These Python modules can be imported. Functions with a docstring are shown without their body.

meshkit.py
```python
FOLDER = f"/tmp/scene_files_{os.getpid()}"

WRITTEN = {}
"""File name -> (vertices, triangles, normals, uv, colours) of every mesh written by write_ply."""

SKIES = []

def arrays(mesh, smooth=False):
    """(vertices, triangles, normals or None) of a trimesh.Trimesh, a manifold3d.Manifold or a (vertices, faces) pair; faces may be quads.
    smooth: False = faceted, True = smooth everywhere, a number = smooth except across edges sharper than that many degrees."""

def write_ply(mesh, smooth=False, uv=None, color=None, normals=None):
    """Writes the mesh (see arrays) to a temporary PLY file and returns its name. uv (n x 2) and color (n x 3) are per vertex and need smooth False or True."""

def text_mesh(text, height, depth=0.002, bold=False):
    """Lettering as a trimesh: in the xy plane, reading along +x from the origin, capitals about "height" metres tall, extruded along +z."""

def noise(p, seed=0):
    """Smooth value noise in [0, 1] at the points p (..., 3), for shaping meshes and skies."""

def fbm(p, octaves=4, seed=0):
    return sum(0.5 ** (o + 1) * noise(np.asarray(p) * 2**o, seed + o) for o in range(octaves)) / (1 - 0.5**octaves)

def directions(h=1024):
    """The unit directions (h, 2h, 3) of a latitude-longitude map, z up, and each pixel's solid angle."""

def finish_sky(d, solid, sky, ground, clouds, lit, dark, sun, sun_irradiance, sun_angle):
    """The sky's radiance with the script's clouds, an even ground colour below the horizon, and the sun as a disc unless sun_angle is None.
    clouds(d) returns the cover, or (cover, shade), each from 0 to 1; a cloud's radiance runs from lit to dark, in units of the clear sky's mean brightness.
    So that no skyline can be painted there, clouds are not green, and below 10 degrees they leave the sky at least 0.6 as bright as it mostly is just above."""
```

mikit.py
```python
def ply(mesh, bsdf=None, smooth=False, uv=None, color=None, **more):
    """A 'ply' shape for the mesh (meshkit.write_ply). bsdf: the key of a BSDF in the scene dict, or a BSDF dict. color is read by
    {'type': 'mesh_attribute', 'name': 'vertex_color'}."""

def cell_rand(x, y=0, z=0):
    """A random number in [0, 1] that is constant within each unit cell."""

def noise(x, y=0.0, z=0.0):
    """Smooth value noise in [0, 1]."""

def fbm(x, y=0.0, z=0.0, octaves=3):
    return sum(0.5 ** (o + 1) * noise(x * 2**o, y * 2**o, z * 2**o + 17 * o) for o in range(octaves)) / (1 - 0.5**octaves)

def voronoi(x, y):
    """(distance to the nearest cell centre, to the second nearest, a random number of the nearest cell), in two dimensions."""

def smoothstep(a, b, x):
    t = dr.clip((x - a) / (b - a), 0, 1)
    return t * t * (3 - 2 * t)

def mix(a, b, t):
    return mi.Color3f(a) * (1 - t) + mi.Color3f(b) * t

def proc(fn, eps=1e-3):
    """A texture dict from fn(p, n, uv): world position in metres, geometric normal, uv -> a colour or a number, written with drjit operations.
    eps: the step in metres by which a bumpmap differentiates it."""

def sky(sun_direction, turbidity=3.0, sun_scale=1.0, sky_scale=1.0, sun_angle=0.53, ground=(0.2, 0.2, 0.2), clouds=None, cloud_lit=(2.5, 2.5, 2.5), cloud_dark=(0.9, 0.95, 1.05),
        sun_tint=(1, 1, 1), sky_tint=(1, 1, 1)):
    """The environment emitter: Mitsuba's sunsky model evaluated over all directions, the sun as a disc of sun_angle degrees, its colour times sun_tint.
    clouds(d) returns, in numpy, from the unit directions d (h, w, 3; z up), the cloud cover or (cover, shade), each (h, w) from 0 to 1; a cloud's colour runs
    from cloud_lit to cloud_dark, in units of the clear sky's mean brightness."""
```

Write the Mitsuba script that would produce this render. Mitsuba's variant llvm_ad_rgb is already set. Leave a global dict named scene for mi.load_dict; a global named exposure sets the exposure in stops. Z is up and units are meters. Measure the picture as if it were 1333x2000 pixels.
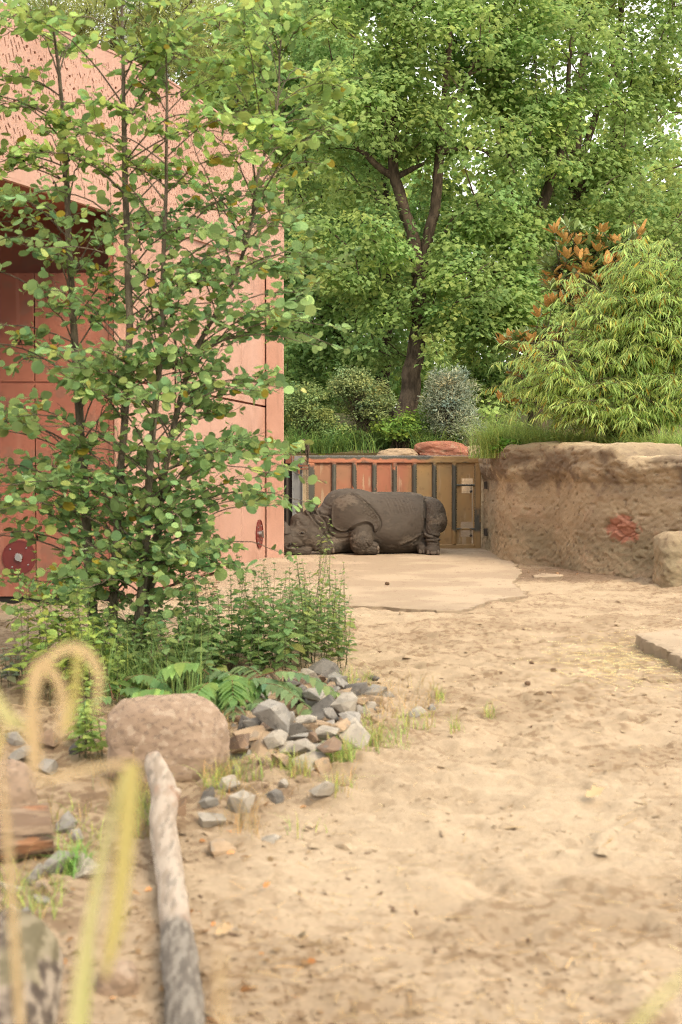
import math
import numpy as np, trimesh, manifold3d, shapely, mitsuba as mi, drjit as dr
from shapely.geometry import Polygon
import mikit, meshkit
from mikit import proc, noise, fbm, voronoi, smoothstep, mix

scene, labels = {}, {}
T = mi.ScalarTransform4f

# ---------------------------------------------------------------- camera, sky, exposure
FOCAL = 2777.0                                   # in photograph pixels (50 mm on full frame, upright)
EYE = np.array([0.0, 0.0, 1.6])
PITCH = math.atan(85 / FOCAL)                    # horizon above the middle of the frame
FWD = np.array([0, math.cos(PITCH), -math.sin(PITCH)])
UP = np.array([0, math.sin(PITCH), math.cos(PITCH)])
scene['camera'] = {
    'type': 'thinlens', 'fov': math.degrees(2 * math.atan(666.5 / FOCAL)), 'fov_axis': 'x',
    'aperture_radius': 0.0078, 'focus_distance': 26.5, 'near_clip': 0.1, 'far_clip': 2000.0,
    'to_world': T().look_at(origin=EYE.tolist(), target=(EYE + FWD).tolist(), up=[0, 0, 1]),
}
SUN = (0.50, -0.85, 0.80)
scene['sky_light'] = mikit.sky(SUN, turbidity=3, sun_scale=0.34, sun_angle=24, clouds=lambda d: 1.0,
                               cloud_lit=(2.5, 2.46, 2.38), ground=(0.3, 0.25, 0.19))
exposure = 3.0


# ---------------------------------------------------------------- helpers
def ray(px, py):
    return FWD + (px - 666.5) / FOCAL * np.array([1.0, 0, 0]) - (py - 1000) / FOCAL * UP


def P(px, py, y):
    """World point seen at a photograph position, at distance y along the yard."""
    d = ray(px, py)
    return EYE + d * (y / d[1])


def G(px, py, z=0.0):
    """World point seen at a photograph position, on the level z."""
    d = ray(px, py)
    return EYE + d * ((z - EYE[2]) / d[2])


def S(r, g, b, k=1.0):
    """8 bit display colour to a linear reflectance, times k."""
    c = np.array([r, g, b]) / 255.0
    return (np.where(c < 0.04045, c / 12.92, ((c + 0.055) / 1.055) ** 2.4) * k)


def lab(key, label=None, category=None, group=None, kind=None):
    labels[key] = {k: v for k, v in dict(label=label, category=category, group=group, kind=kind).items() if v}
    return key


COUNT = {}


def numbered(name):
    n = COUNT.get(name, 0)
    COUNT[name] = n + 1
    return name if n == 0 else f'{name}_{n:03d}'


def thing(name, label, category, group=None):
    return lab(numbered(name), label, category, group)


def part(parent, name, mesh, bsdf, label=None, kind=None, smooth=False, **more):
    key = numbered(f'{parent}__{name}') if parent else numbered(name)
    scene[key] = mikit.ply(mesh, bsdf, smooth=smooth, **more)
    if label or kind:
        lab(key, label, kind=kind)
    return key


def cat(*meshes):
    """Joins (vertices, faces) pairs or trimeshes into one pair."""
    vs, fs, at = [], [], 0
    for m in meshes:
        v, f = (np.asarray(m.vertices), np.asarray(m.faces)) if hasattr(m, 'vertices') else m
        vs.append(v); fs.append(np.asarray(f) + at); at += len(v)
    return np.vstack(vs), np.vstack(fs)


def box(lo, hi, bevel=0.0):
    lo, hi = np.minimum(lo, hi), np.maximum(lo, hi)
    if bevel <= 0:
        m = trimesh.creation.box(hi - lo); m.apply_translation((lo + hi) / 2)
        return m.vertices, m.faces
    h = (hi - lo) / 2
    b = min(bevel, h.min() * 0.9)
    pts = []
    for sx in (-1, 1):
        for sy in (-1, 1):
            for sz in (-1, 1):
                s = np.array([sx, sy, sz])
                for k in range(3):
                    q = h - b; q[k] = h[k]
                    pts.append(s * q)
    m = trimesh.convex.convex_hull(np.array(pts))
    return m.vertices + (lo + hi) / 2, m.faces


def tube(points, radii, sides=8, cap=True):
    p = np.asarray(points, float)
    r = np.broadcast_to(np.asarray(radii, float), (len(p),))
    t = np.gradient(p, axis=0)
    t /= np.linalg.norm(t, axis=1, keepdims=True) + 1e-12
    up = np.array([0, 0, 1.0]) if abs(t[len(t) // 2][2]) < 0.8 else np.array([1.0, 0.2, 0])
    a = np.cross(t, up); a /= np.linalg.norm(a, axis=1, keepdims=True) + 1e-12
    b = np.cross(t, a)
    ang = np.arange(sides) * 2 * np.pi / sides
    v = (p[:, None] + r[:, None, None] * (np.cos(ang)[None, :, None] * a[:, None] + np.sin(ang)[None, :, None] * b[:, None])).reshape(-1, 3)
    i, j = np.meshgrid(np.arange(len(p) - 1), np.arange(sides), indexing='ij')
    q = np.stack([i * sides + j, i * sides + (j + 1) % sides, (i + 1) * sides + (j + 1) % sides, (i + 1) * sides + j], -1).reshape(-1, 4)
    f = np.vstack([q[:, [0, 2, 1]], q[:, [0, 3, 2]]])
    if cap:
        n = len(v)
        v = np.vstack([v, p[:1], p[-1:]])
        k = np.arange(sides)
        f = np.vstack([f, np.stack([k * 0 + n, k, (k + 1) % sides], 1),
                       np.stack([k * 0 + n + 1, (len(p) - 1) * sides + (k + 1) % sides, (len(p) - 1) * sides + k], 1)])
    return v, f


def spline(pts, n):
    """Catmull-Rom through the points, n samples."""
    p = np.asarray(pts, float)
    if len(p) == 2:
        return p[0] + (p[1] - p[0]) * np.linspace(0, 1, n)[:, None]
    from scipy.interpolate import CubicSpline
    d = np.r_[0, np.cumsum(np.linalg.norm(np.diff(p[:, :3], axis=0), axis=1) ** 0.7)]
    return CubicSpline(d, p)(np.linspace(0, d[-1], n))


def unit(v):
    v = np.asarray(v, float)
    return v / (np.linalg.norm(v, axis=-1, keepdims=True) + 1e-12)


def leaves(template, pos, axis, normal, size, width=None):
    """Copies of a leaf (vertices: x along the leaf, y across, z its normal) as one vertex and face array."""
    tv, tf = template
    pos, axis, normal = np.asarray(pos), unit(axis), np.asarray(normal)
    side = unit(np.cross(normal, axis))
    nrm = np.cross(axis, side)
    size = np.broadcast_to(size, (len(pos),))
    width = size if width is None else np.broadcast_to(width, (len(pos),))
    v = (pos[:, None] + (tv[None, :, :1] * size[:, None, None]) * axis[:, None] + (tv[None, :, 1:2] * width[:, None, None]) * side[:, None]
         + (tv[None, :, 2:3] * size[:, None, None]) * nrm[:, None])
    f = tf[None] + (np.arange(len(pos)) * len(tv))[:, None, None]
    return v.reshape(-1, 3), f.reshape(-1, 3)


def leaf_shape(profile, bend=0.15, fold=0.15):
    """A leaf from (x, half width) pairs: midrib and two sides, bent down along its length and folded along the midrib."""
    pr = np.asarray(profile, float)
    v, f = [], []
    for x, w in pr:
        z = -bend * x * x
        v += [[x, -w, z + fold * w], [x, 0, z], [x, w, z + fold * w]]
    for i in range(len(pr) - 1):
        a, b = 3 * i, 3 * (i + 1)
        f += [[a, b, b + 1], [a, b + 1, a + 1], [a + 1, b + 1, b + 2], [a + 1, b + 2, a + 2]]
    v, f = np.array(v), np.array(f)
    area = np.linalg.norm(np.cross(v[f[:, 1]] - v[f[:, 0]], v[f[:, 2]] - v[f[:, 0]]), axis=1)
    return v, f[area > 1e-9]


def rgb(*c):
    return {'type': 'rgb', 'value': [float(x) for x in (c[0] if len(c) == 1 else c)]}


def inside_view(p, margin=30):
    """Photograph positions of world points, and which lie in the frame."""
    d = np.asarray(p) - EYE
    z = d @ FWD
    px, py = 666.5 + FOCAL * d[:, 0] / z, 1000 - FOCAL * (d @ UP) / z
    return px, py, (z > 0.1) & (px > -margin) & (px < 1333 + margin) & (py > -margin) & (py < 2000 + margin)


# ---------------------------------------------------------------- materials
def material(key, fn, rough=0.8, bump=None, bump_eps=2e-3, two=True, spec=0.3, **more):
    d = {'type': 'principled', 'base_color': proc(fn) if callable(fn) else rgb(fn), 'roughness': rough, 'specular': spec, **more}
    if bump is not None:
        d = {'type': 'bumpmap', 'relief': proc(bump, bump_eps), 'scale': 1.0, 'nested': d}
    scene[key] = {'type': 'twosided', 'bsdf': d} if two else d
    return key


def leaf_material(key, rough=0.45, trans=0.9, color=None):
    scene[key] = {'type': 'principledthin', 'base_color': rgb(color) if color is not None else {'type': 'mesh_attribute', 'name': 'vertex_color'},
                  'roughness': rough, 'diff_trans': trans, 'spec_trans': 0.0, 'eta': 1.45}
    return key


def tint(base, n, rng, value=0.22, warm=0.18, yellow=0.0):
    """Per-leaf colours round a base colour; a share yellow turns yellow."""
    c = np.asarray(base)[None] * np.exp(rng.normal(0, value, (n, 1))) * np.exp(rng.normal(0, warm, (n, 1)) * np.array([[1.0, 0.15, -0.6]]))
    k = rng.random(n) < yellow
    c[k] = np.array([0.42, 0.30, 0.06]) * np.exp(rng.normal(0, 0.25, (k.sum(), 1)))
    return np.clip(c, 0.005, 0.9)


# ================================================================ the ground
def sand_color(p, n, uv):
    big = fbm(p.x * 0.45, p.y * 0.45, 3.0, octaves=4)
    mid = fbm(p.x * 2.6 + 9, p.y * 2.6, 5.0, octaves=4)
    fine = fbm(p.x * 24, p.y * 24, 1.0, octaves=3)
    grain = noise(p.x * 190, p.y * 190, 2.0)
    c = mix((0.338, 0.263, 0.182), (0.269, 0.204, 0.138), smoothstep(0.35, 0.7, mid))
    c = mix(c, (0.187, 0.128, 0.078), smoothstep(0.50, 0.68, fine) * smoothstep(0.25, 0.55, mid) * 0.8)
    c = mix(c, (0.375, 0.302, 0.214), smoothstep(0.55, 0.75, big) * 0.5)
    # planted bed: bare brown earth under the alder and among the stones, with a ragged edge
    edge = p.x + 0.9 * (mid - 0.5) + 0.35 * (fine - 0.5)
    y = p.y
    lim = dr.select(y < 5.0, -0.95, dr.select(y < 7.2, -0.95 + (y - 5.0) * 0.45, dr.select(y < 10.5, 0.05, dr.select(y < 12.3, 0.0 - (y - 10.5) * 1.0, -9.0))))
    soil = smoothstep(0.25, -0.15, edge - lim)
    c = mix(c, mix((0.207, 0.146, 0.090), (0.125, 0.084, 0.055), fine), soil * (0.35 + 0.5 * smoothstep(0.4, 0.6, fine)))
    # damp, trodden dung and earth below the rock wall
    dx, dy = (p.x - 3.2) / 1.5, (p.y - 21.6) / 1.7
    damp = smoothstep(1.15, 0.5, dr.sqrt(dx * dx + dy * dy) + 0.8 * (mid - 0.5))
    c = mix(c, mix((0.157, 0.110, 0.078), (0.099, 0.065, 0.044), fine), damp * 0.8)
    return c * (0.88 + 0.24 * grain)


def sand_bump(p, n, uv):
    return 0.012 * fbm(p.x * 22, p.y * 22, 1.0, octaves=3) + 0.004 * noise(p.x * 120, p.y * 120, 2.0)


material('sand_material', sand_color, 0.95, sand_bump, 4e-3, spec=0.1)


def mound(x, y):
    """Height of the planted bed above the sand."""
    a = np.exp(-(((x + 1.75) / 1.5) ** 2 + ((y - 11.0) / 1.5) ** 2)) * 0.16
    b = np.exp(-(((x + 0.45) / 0.75) ** 2 + ((y - 8.6) / 1.5) ** 2)) * 0.10
    return a + b


def ground_height(x, y):
    q = np.stack([x, y, x * 0], -1)
    tracks = meshkit.fbm(q * [1.9, 1.9, 1], 3, 5)
    clod = meshkit.fbm(q * [7.5, 7.5, 1], 3, 11)
    small = meshkit.fbm(q * [26, 26, 1], 2, 13)
    rough = 0.45 + 0.9 * meshkit.noise(q * [0.5, 0.5, 1], 21)
    h = 0.045 * (tracks - 0.5) + rough * (0.085 * np.clip(clod - 0.5, -0.12, 0.3) + 0.022 * (small - 0.5))
    cup = meshkit.noise(q * [4.6, 4.6, 1] + [3.3, 0, 0], 31)
    h = h - 0.030 * np.clip(cup - 0.62, 0, 0.3) / 0.3 * rough
    flat = np.clip((24.5 - y) / 3.5, 0.15, 1)
    return h * flat + mound(x, y) - 0.012


def build_ground():
    ys = [2.3]
    while ys[-1] < 31.5:
        ys.append(ys[-1] + 0.014 + 0.0030 * ys[-1])
    ys = np.r_[-300, -80, -20, -4, 0, 1.2, 1.9, ys, 34]
    xs = [0.0]
    while xs[-1] < 9:
        xs.append(xs[-1] + (0.028 if xs[-1] < 1.7 else 0.028 + 0.02 * (xs[-1] - 1.7)))
    xs = np.r_[xs, 14, 30, 90, 300]
    xs = np.r_[-xs[:0:-1], xs]
    X, Y = np.meshgrid(xs, ys, indexing='ij')
    Z = ground_height(X, Y)
    Z = np.where((np.abs(X) > 12) | (Y < 1.5), -0.012, Z)
    ny = len(ys)
    i, j = np.meshgrid(np.arange(len(xs) - 1), np.arange(ny - 1), indexing='ij')
    q = np.stack([i * ny + j, (i + 1) * ny + j, (i + 1) * ny + j + 1, i * ny + j + 1], -1).reshape(-1, 4)
    return np.stack([X, Y, Z], -1).reshape(-1, 3), np.vstack([q[:, [0, 1, 2]], q[:, [0, 2, 3]]])


scene['sand_ground'] = mikit.ply(build_ground(), 'sand_material', smooth=True)
lab('sand_ground', 'trodden pale sand of the animal yard', kind='structure')


def surface(x, y):
    return float(ground_height(np.array([x]), np.array([y]))[0])


def slab(name, pixels, top, thick, mat, label, seed, category, ragged=0.03, fine=0.4):
    """A broken concrete slab lying in the sand: its outline from the corners seen, edges chipped."""
    rng = np.random.default_rng(seed)
    pts = [G(px, py, top)[:2] for px, py in pixels]
    ring = []
    for a, b in zip(pts, pts[1:] + pts[:1]):
        n = max(2, int(np.linalg.norm(b - a) / 0.09))
        for t in np.linspace(0, 1, n, endpoint=False):
            ring.append(a + (b - a) * t + rng.normal(0, ragged, 2))
    poly = Polygon(ring).buffer(0.012).buffer(-0.012)
    poly = max(getattr(poly, 'geoms', [poly]), key=lambda g: g.area)
    low = trimesh.creation.extrude_polygon(poly, thick - 0.02, engine='earcut')
    low.apply_translation([0, 0, top - thick])
    cs = manifold3d.CrossSection([np.array(shapely.geometry.polygon.orient(poly).exterior.coords)[:-1]])
    m = manifold3d.Manifold.extrude(cs, thick)
    m = m.translate((0, 0, top - thick)).refine_to_length(fine).to_mesh()
    v, f = np.array(m.vert_properties[:, :3]), np.array(m.tri_verts)
    q = v * [6, 6, 6]
    topv = v[:, 2] > top - 1e-4
    edge = shapely.distance(shapely.points(v[:, :2]), poly.exterior) < 0.02
    v[:, 2] += np.where(topv, 0.012 * (meshkit.fbm(v * [1.5, 1.5, 0], 3, seed) - 0.5) - 0.012 * edge, 0)
    side = edge & ~topv
    v[:, :2] += np.where(side[:, None], (np.stack([meshkit.noise(q, seed), meshkit.noise(q, seed + 1)], 1) - 0.5) * 0.05, 0)
    key = numbered(name)
    scene[key] = mikit.ply((v, f), mat, smooth=30)
    lab(key, label, category)


def concrete_color(p, n, uv):
    mid = fbm(p.x * 1.4, p.y * 1.4, 5.0, octaves=4)
    fine = fbm(p.x * 13, p.y * 13, p.z * 13, octaves=3)
    grain = noise(p.x * 150, p.y * 150, p.z * 150)
    c = mix((0.319, 0.255, 0.185), (0.261, 0.205, 0.148), smoothstep(0.35, 0.65, mid))
    c = mix(c, (0.192, 0.143, 0.099), smoothstep(0.62, 0.75, fine) * 0.7)
    return c * (0.92 + 0.16 * grain)


material('slab_material', concrete_color, 0.9, lambda p, n, uv: 0.004 * fbm(p.x * 40, p.y * 40, p.z * 40, octaves=2), 3e-3, spec=0.15)
slab('concrete_apron', [(420, 1180), (430, 1096), (560, 1070), (1000, 1070), (1003, 1100), (1020, 1117), (1003, 1136), (1030, 1161), (952, 1172), (905, 1190), (860, 1190), (700, 1181), (600, 1186)],
     0.03, 0.20, 'slab_material', 'flat sand-coloured concrete slab in front of the gate, with the rhino lying on it', 3, 'slab')
slab('broken_slab', [(1246, 1236), (1333, 1228), (1460, 1222), (1700, 1262), (1450, 1345), (1333, 1284), (1270, 1251)], 0.11, 0.26, 'slab_material',
     'raised concrete slab with a broken thick edge at the right side of the sand', 4, 'slab', 0.012, 0.05)
slab('sunken_slab', [(1042, 1122), (1060, 1118), (1102, 1121), (1098, 1125), (1045, 1126)], 0.022, 0.15, 'slab_material', 'small half-buried slab piece by the foot of the rock wall', 5, 'slab', 0.012)


# ================================================================ the red house
def red_paint(p, n, uv):
    cloud = fbm(p.x * 1.3 + p.y * 0.9, p.z * 1.1, 4.0, octaves=4)
    streak = fbm((p.x + p.y) * 11, p.z * 0.7, 2.0, octaves=3)
    grain = noise((p.x + p.y) * 120, p.z * 120, p.x * 60)
    c = mix((0.494, 0.300, 0.233), (0.437, 0.255, 0.193), smoothstep(0.35, 0.68, cloud))
    c = mix(c, (0.532, 0.350, 0.281), smoothstep(0.60, 0.80, streak) * 0.35)
    c = mix(c, (0.285, 0.150, 0.117), smoothstep(0.66, 0.8, streak * 0.6 + cloud * 0.5) * 0.5)
    return c * (0.94 + 0.12 * grain)


material('red_paint', red_paint, 0.62, lambda p, n, uv: 0.0015 * fbm(p.x * 30, p.y * 30, p.z * 30, octaves=3), 2e-3, spec=0.35)


def shaded_paint(p, n, uv):  # the facade paint again, with the shade of the recesses put into its colour
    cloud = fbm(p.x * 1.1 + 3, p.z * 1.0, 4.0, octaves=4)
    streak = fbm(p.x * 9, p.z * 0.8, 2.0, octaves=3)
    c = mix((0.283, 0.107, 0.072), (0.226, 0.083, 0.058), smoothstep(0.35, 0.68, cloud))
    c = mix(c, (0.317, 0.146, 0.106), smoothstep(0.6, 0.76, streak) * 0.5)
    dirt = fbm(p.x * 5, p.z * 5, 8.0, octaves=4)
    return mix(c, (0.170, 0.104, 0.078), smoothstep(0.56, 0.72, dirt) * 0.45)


material('shaded_red_paint', shaded_paint, 0.6, lambda p, n, uv: 0.0015 * fbm(p.x * 30, p.y * 30, p.z * 30, octaves=3), 2e-3, spec=0.35)
material('black_rubber', (0.02, 0.018, 0.016), 0.9)
material('plate_red', lambda p, n, uv: mix((0.149, 0.022, 0.019), (0.110, 0.017, 0.015), fbm(p.x * 9, p.y * 9, p.z * 9)), 0.35, spec=0.5)
material('bare_steel', lambda p, n, uv: mix((0.50, 0.50, 0.49), (0.36, 0.36, 0.35), fbm(p.x * 40, p.y * 40, p.z * 40)), 0.35, metallic=0.9)

CORNER = P(238, 1178, 17.1) * [1, 1, 0]
FAR = np.array([P(521, 1000, 25.0)[0], 25.0, 0.0])
ALONG = unit(FAR - CORNER)                             # the long side of the house runs away to the right
OUT = np.array([ALONG[1], -ALONG[0], 0])               # its face looks to the yard


def on_side(y):
    return CORNER + ALONG * ((y - CORNER[1]) / ALONG[1])


def side_s(y):
    return (y - CORNER[1]) / ALONG[1]


house = thing('red_house', 'salmon-red animal house with a perforated upper facade behind the alder', 'building')


def frame_to_world(v2, depth):
    """(s along the side, z up) and depth behind the face to world."""
    v2 = np.asarray(v2)
    return CORNER + v2[:, :1] * ALONG - np.asarray(depth).reshape(-1, 1) * OUT + np.stack([v2[:, 0] * 0, v2[:, 0] * 0, v2[:, 1]], 1)


def soffit_z(s):
    return 4.66 + 0.0735 * s


def roof_z(s):
    k = np.array([-12, -3.7, -0.3, 1.8, 4.4, 6.4, 9.6])
    z = np.array([5.0, 5.97, 6.47, 6.74, 6.96, 7.06, 7.06])
    return np.interp(s, k, z)


def facade_panel(s0, s1, seed):
    rng = np.random.default_rng(seed)
    ss = np.linspace(s0 + 0.006, s1 - 0.006, 6)
    outline = Polygon([*[(s, soffit_z(s)) for s in ss], *[(s, roof_z(s)) for s in ss[::-1]]])
    slots, at = [], np.zeros((0, 2))
    for _ in range(int((s1 - s0) * 2.0 * 420)):
        s = rng.uniform(s0 + 0.05, s1 - 0.05)
        lo, hi = soffit_z(s), roof_z(s)
        z = rng.uniform(lo + 0.10, hi - 0.16)
        t = (z - lo) / (hi - lo)
        if rng.random() > np.clip(0.12 + 2.2 * t, 0, 1) * 0.97:
            continue
        if len(at) and np.min(np.hypot(at[:, 0] - s, (at[:, 1] - z) * 0.75)) < 0.066:
            continue
        at = np.vstack([at, [s, z]])
        big = rng.random() < np.clip(0.2 + 0.8 * t, 0, 0.65)
        L, W = (rng.uniform(0.05, 0.092), 0.025) if big else (rng.uniform(0.026, 0.04), 0.024)
        a = rng.choice([90, 118, 124, 60, 150, 15, 100, 135]) + rng.normal(0, 4)
        c, d = np.array([s, z]), np.array([math.cos(math.radians(a)), math.sin(math.radians(a))])
        e = np.array([-d[1], d[0]])
        slots.append(Polygon([c - d * L / 2 - e * W / 2, c + d * L / 2 - e * W / 2, c + d * L / 2 + e * W / 2, c - d * L / 2 + e * W / 2]))
    holes = shapely.union_all(slots).intersection(outline.buffer(-0.03)).buffer(0.001).simplify(0.001)
    shape = outline.difference(holes)
    shape = max(getattr(shape, 'geoms', [shape]), key=lambda g: g.area)
    m = trimesh.creation.extrude_polygon(shape, 0.03, engine='earcut')
    return frame_to_world(m.vertices[:, :2], 0.03 - m.vertices[:, 2]), m.faces


for k, (a, b) in enumerate([(-12, -8.5), (-8.5, -5), (-5, -2.35), (-2.35, 0.9), (0.9, 3.5), (3.5, 6.2), (6.2, 9.55)]):
    part(house, 'facade_panel', facade_panel(a, b, 40 + k), 'red_paint')
# sheet behind the perforations, coping, soffit, the back of the house
ss = np.linspace(-12, 9.5, 30)


def strip(lo, hi, depth0, depth1):
    """Closed band along the side between heights lo(s) and hi(s)."""
    v = np.vstack([frame_to_world(np.stack([ss, f(ss)], 1), np.full(len(ss), d)) for f, d in ((lo, depth0), (hi, depth0), (hi, depth1), (lo, depth1))])
    n, q = len(ss), []
    for k in range(4):
        a, b = k * n, ((k + 1) % 4) * n
        i = np.arange(n - 1)
        q.append(np.stack([a + i, a + i + 1, b + i + 1, b + i], 1))
    q = np.vstack(q + [np.array([[0, n, 2 * n, 3 * n], [n - 1, 4 * n - 1, 3 * n - 1, 2 * n - 1]])])
    return v, np.vstack([q[:, [0, 1, 2]], q[:, [0, 2, 3]]])


part(house, 'backing_sheet', strip(lambda s: soffit_z(s) + 0.03, lambda s: roof_z(s) - 0.03, 0.085, 0.11), 'shaded_red_paint')
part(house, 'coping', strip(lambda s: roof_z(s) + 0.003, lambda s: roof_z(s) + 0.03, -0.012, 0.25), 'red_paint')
part(house, 'roof', strip(lambda s: roof_z(s) - 0.30, lambda s: roof_z(s) - 0.12, 0.26, 9.0), 'shaded_red_paint')
part(house, 'soffit', strip(lambda s: soffit_z(s) + 0.03, lambda s: soffit_z(s) + 0.10, 0.12, 3.2), 'shaded_red_paint')
part(house, 'drip_edge', strip(lambda s: soffit_z(s) - 0.035, lambda s: soffit_z(s) - 0.003, -0.004, 0.05), 'red_paint')
# lower side wall in panels with open joints, just behind the facade
WALL_IN = 0.035


def side_panel(s0, s1, z0, z1, mat='red_paint', inset=WALL_IN, gap=0.008):
    z1a, z1b = (z1(s0), z1(s1)) if callable(z1) else (z1, z1)
    v = frame_to_world([(s0 + gap, z0 + gap), (s1 - gap, z0 + gap), (s1 - gap, z1b - gap), (s0 + gap, z1a - gap)] * 2, [inset] * 4 + [inset + 0.05] * 4)
    f = [[0, 1, 2], [0, 2, 3], [4, 6, 5], [4, 7, 6], [0, 4, 5], [0, 5, 1], [1, 5, 6], [1, 6, 2], [2, 6, 7], [2, 7, 3], [3, 7, 4], [3, 4, 0]]
    return v, np.array(f)


send = side_s(25.6)
cuts = [0.0, 2.1, 4.3, 6.3, send]
for a, b in zip(cuts[:-1], cuts[1:]):
    part(house, 'wall_panel', side_panel(a, b, 0.02, 2.68), 'red_paint')
    part(house, 'wall_panel', side_panel(a, b, 2.70, lambda s: soffit_z(s) + 0.02), 'red_paint')
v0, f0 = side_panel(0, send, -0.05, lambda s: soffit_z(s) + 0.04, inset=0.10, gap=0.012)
part(house, 'joint_backing', (v0, f0), 'shaded_red_paint')
# the recessed front under the overhang, facing the camera
FY = CORNER[1] + 0.06
fx1 = CORNER[0] - 0.06
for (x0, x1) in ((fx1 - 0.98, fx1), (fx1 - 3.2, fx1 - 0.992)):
    part(house, 'front_panel', box([x0, FY, 0.05], [x1, FY + 0.05, 2.62], 0.004), 'shaded_red_paint')
    part(house, 'front_panel', box([x0, FY, 2.645], [x1, FY + 0.05, 3.95], 0.004), 'shaded_red_paint')
part(house, 'front_rail', box([fx1 - 3.2, FY + 0.02, 2.60], [fx1, FY + 0.09, 2.66]), 'shaded_red_paint')
part(house, 'front_backing', box([fx1 - 8, FY + 0.6, -0.05], [fx1 - 0.02, FY + 0.7, 4.75]), 'shaded_red_paint')
part(house, 'front_floor_strip', box([fx1 - 8, FY + 0.03, -0.06], [fx1 - 0.02, FY + 0.07, 0.047]), 'black_rubber')
part(house, 'corner_post', box([fx1 + 0.003, FY, 0.0], [fx1 + 0.14, FY + 0.10, 4.66], 0.01), 'red_paint')
# end pillar towards the gate
pil = P(538, 1000, 25.02)
pw = 17 / FOCAL * 25.02
pr = P(553.5, 1000, 26.4)[0]
m = manifold3d.Manifold.hull_points(np.array([[x, y, z] for x, y in ((pil[0] - pw, 25.02), (pil[0] + pw - 0.02, 25.02), (pil[0] + pw, 25.05), (pr, 26.4), (pil[0] - pw, 26.4)) for z in (0.0, 5.06)]
                                         + [[pil[0] - pw, 25.02, 5.2], [pil[0] + pw - 0.10, 25.02, 5.2], [pil[0] - pw, 26.4, 5.2], [pr - 0.10, 26.4, 5.2]]))
part(house, 'end_pillar', m, 'red_paint', smooth=30)
part(house, 'end_wall', box([pil[0] - 5, 26.41, 0], [pr - 0.01, 26.6, 5.2]), 'shaded_red_paint')


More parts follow.
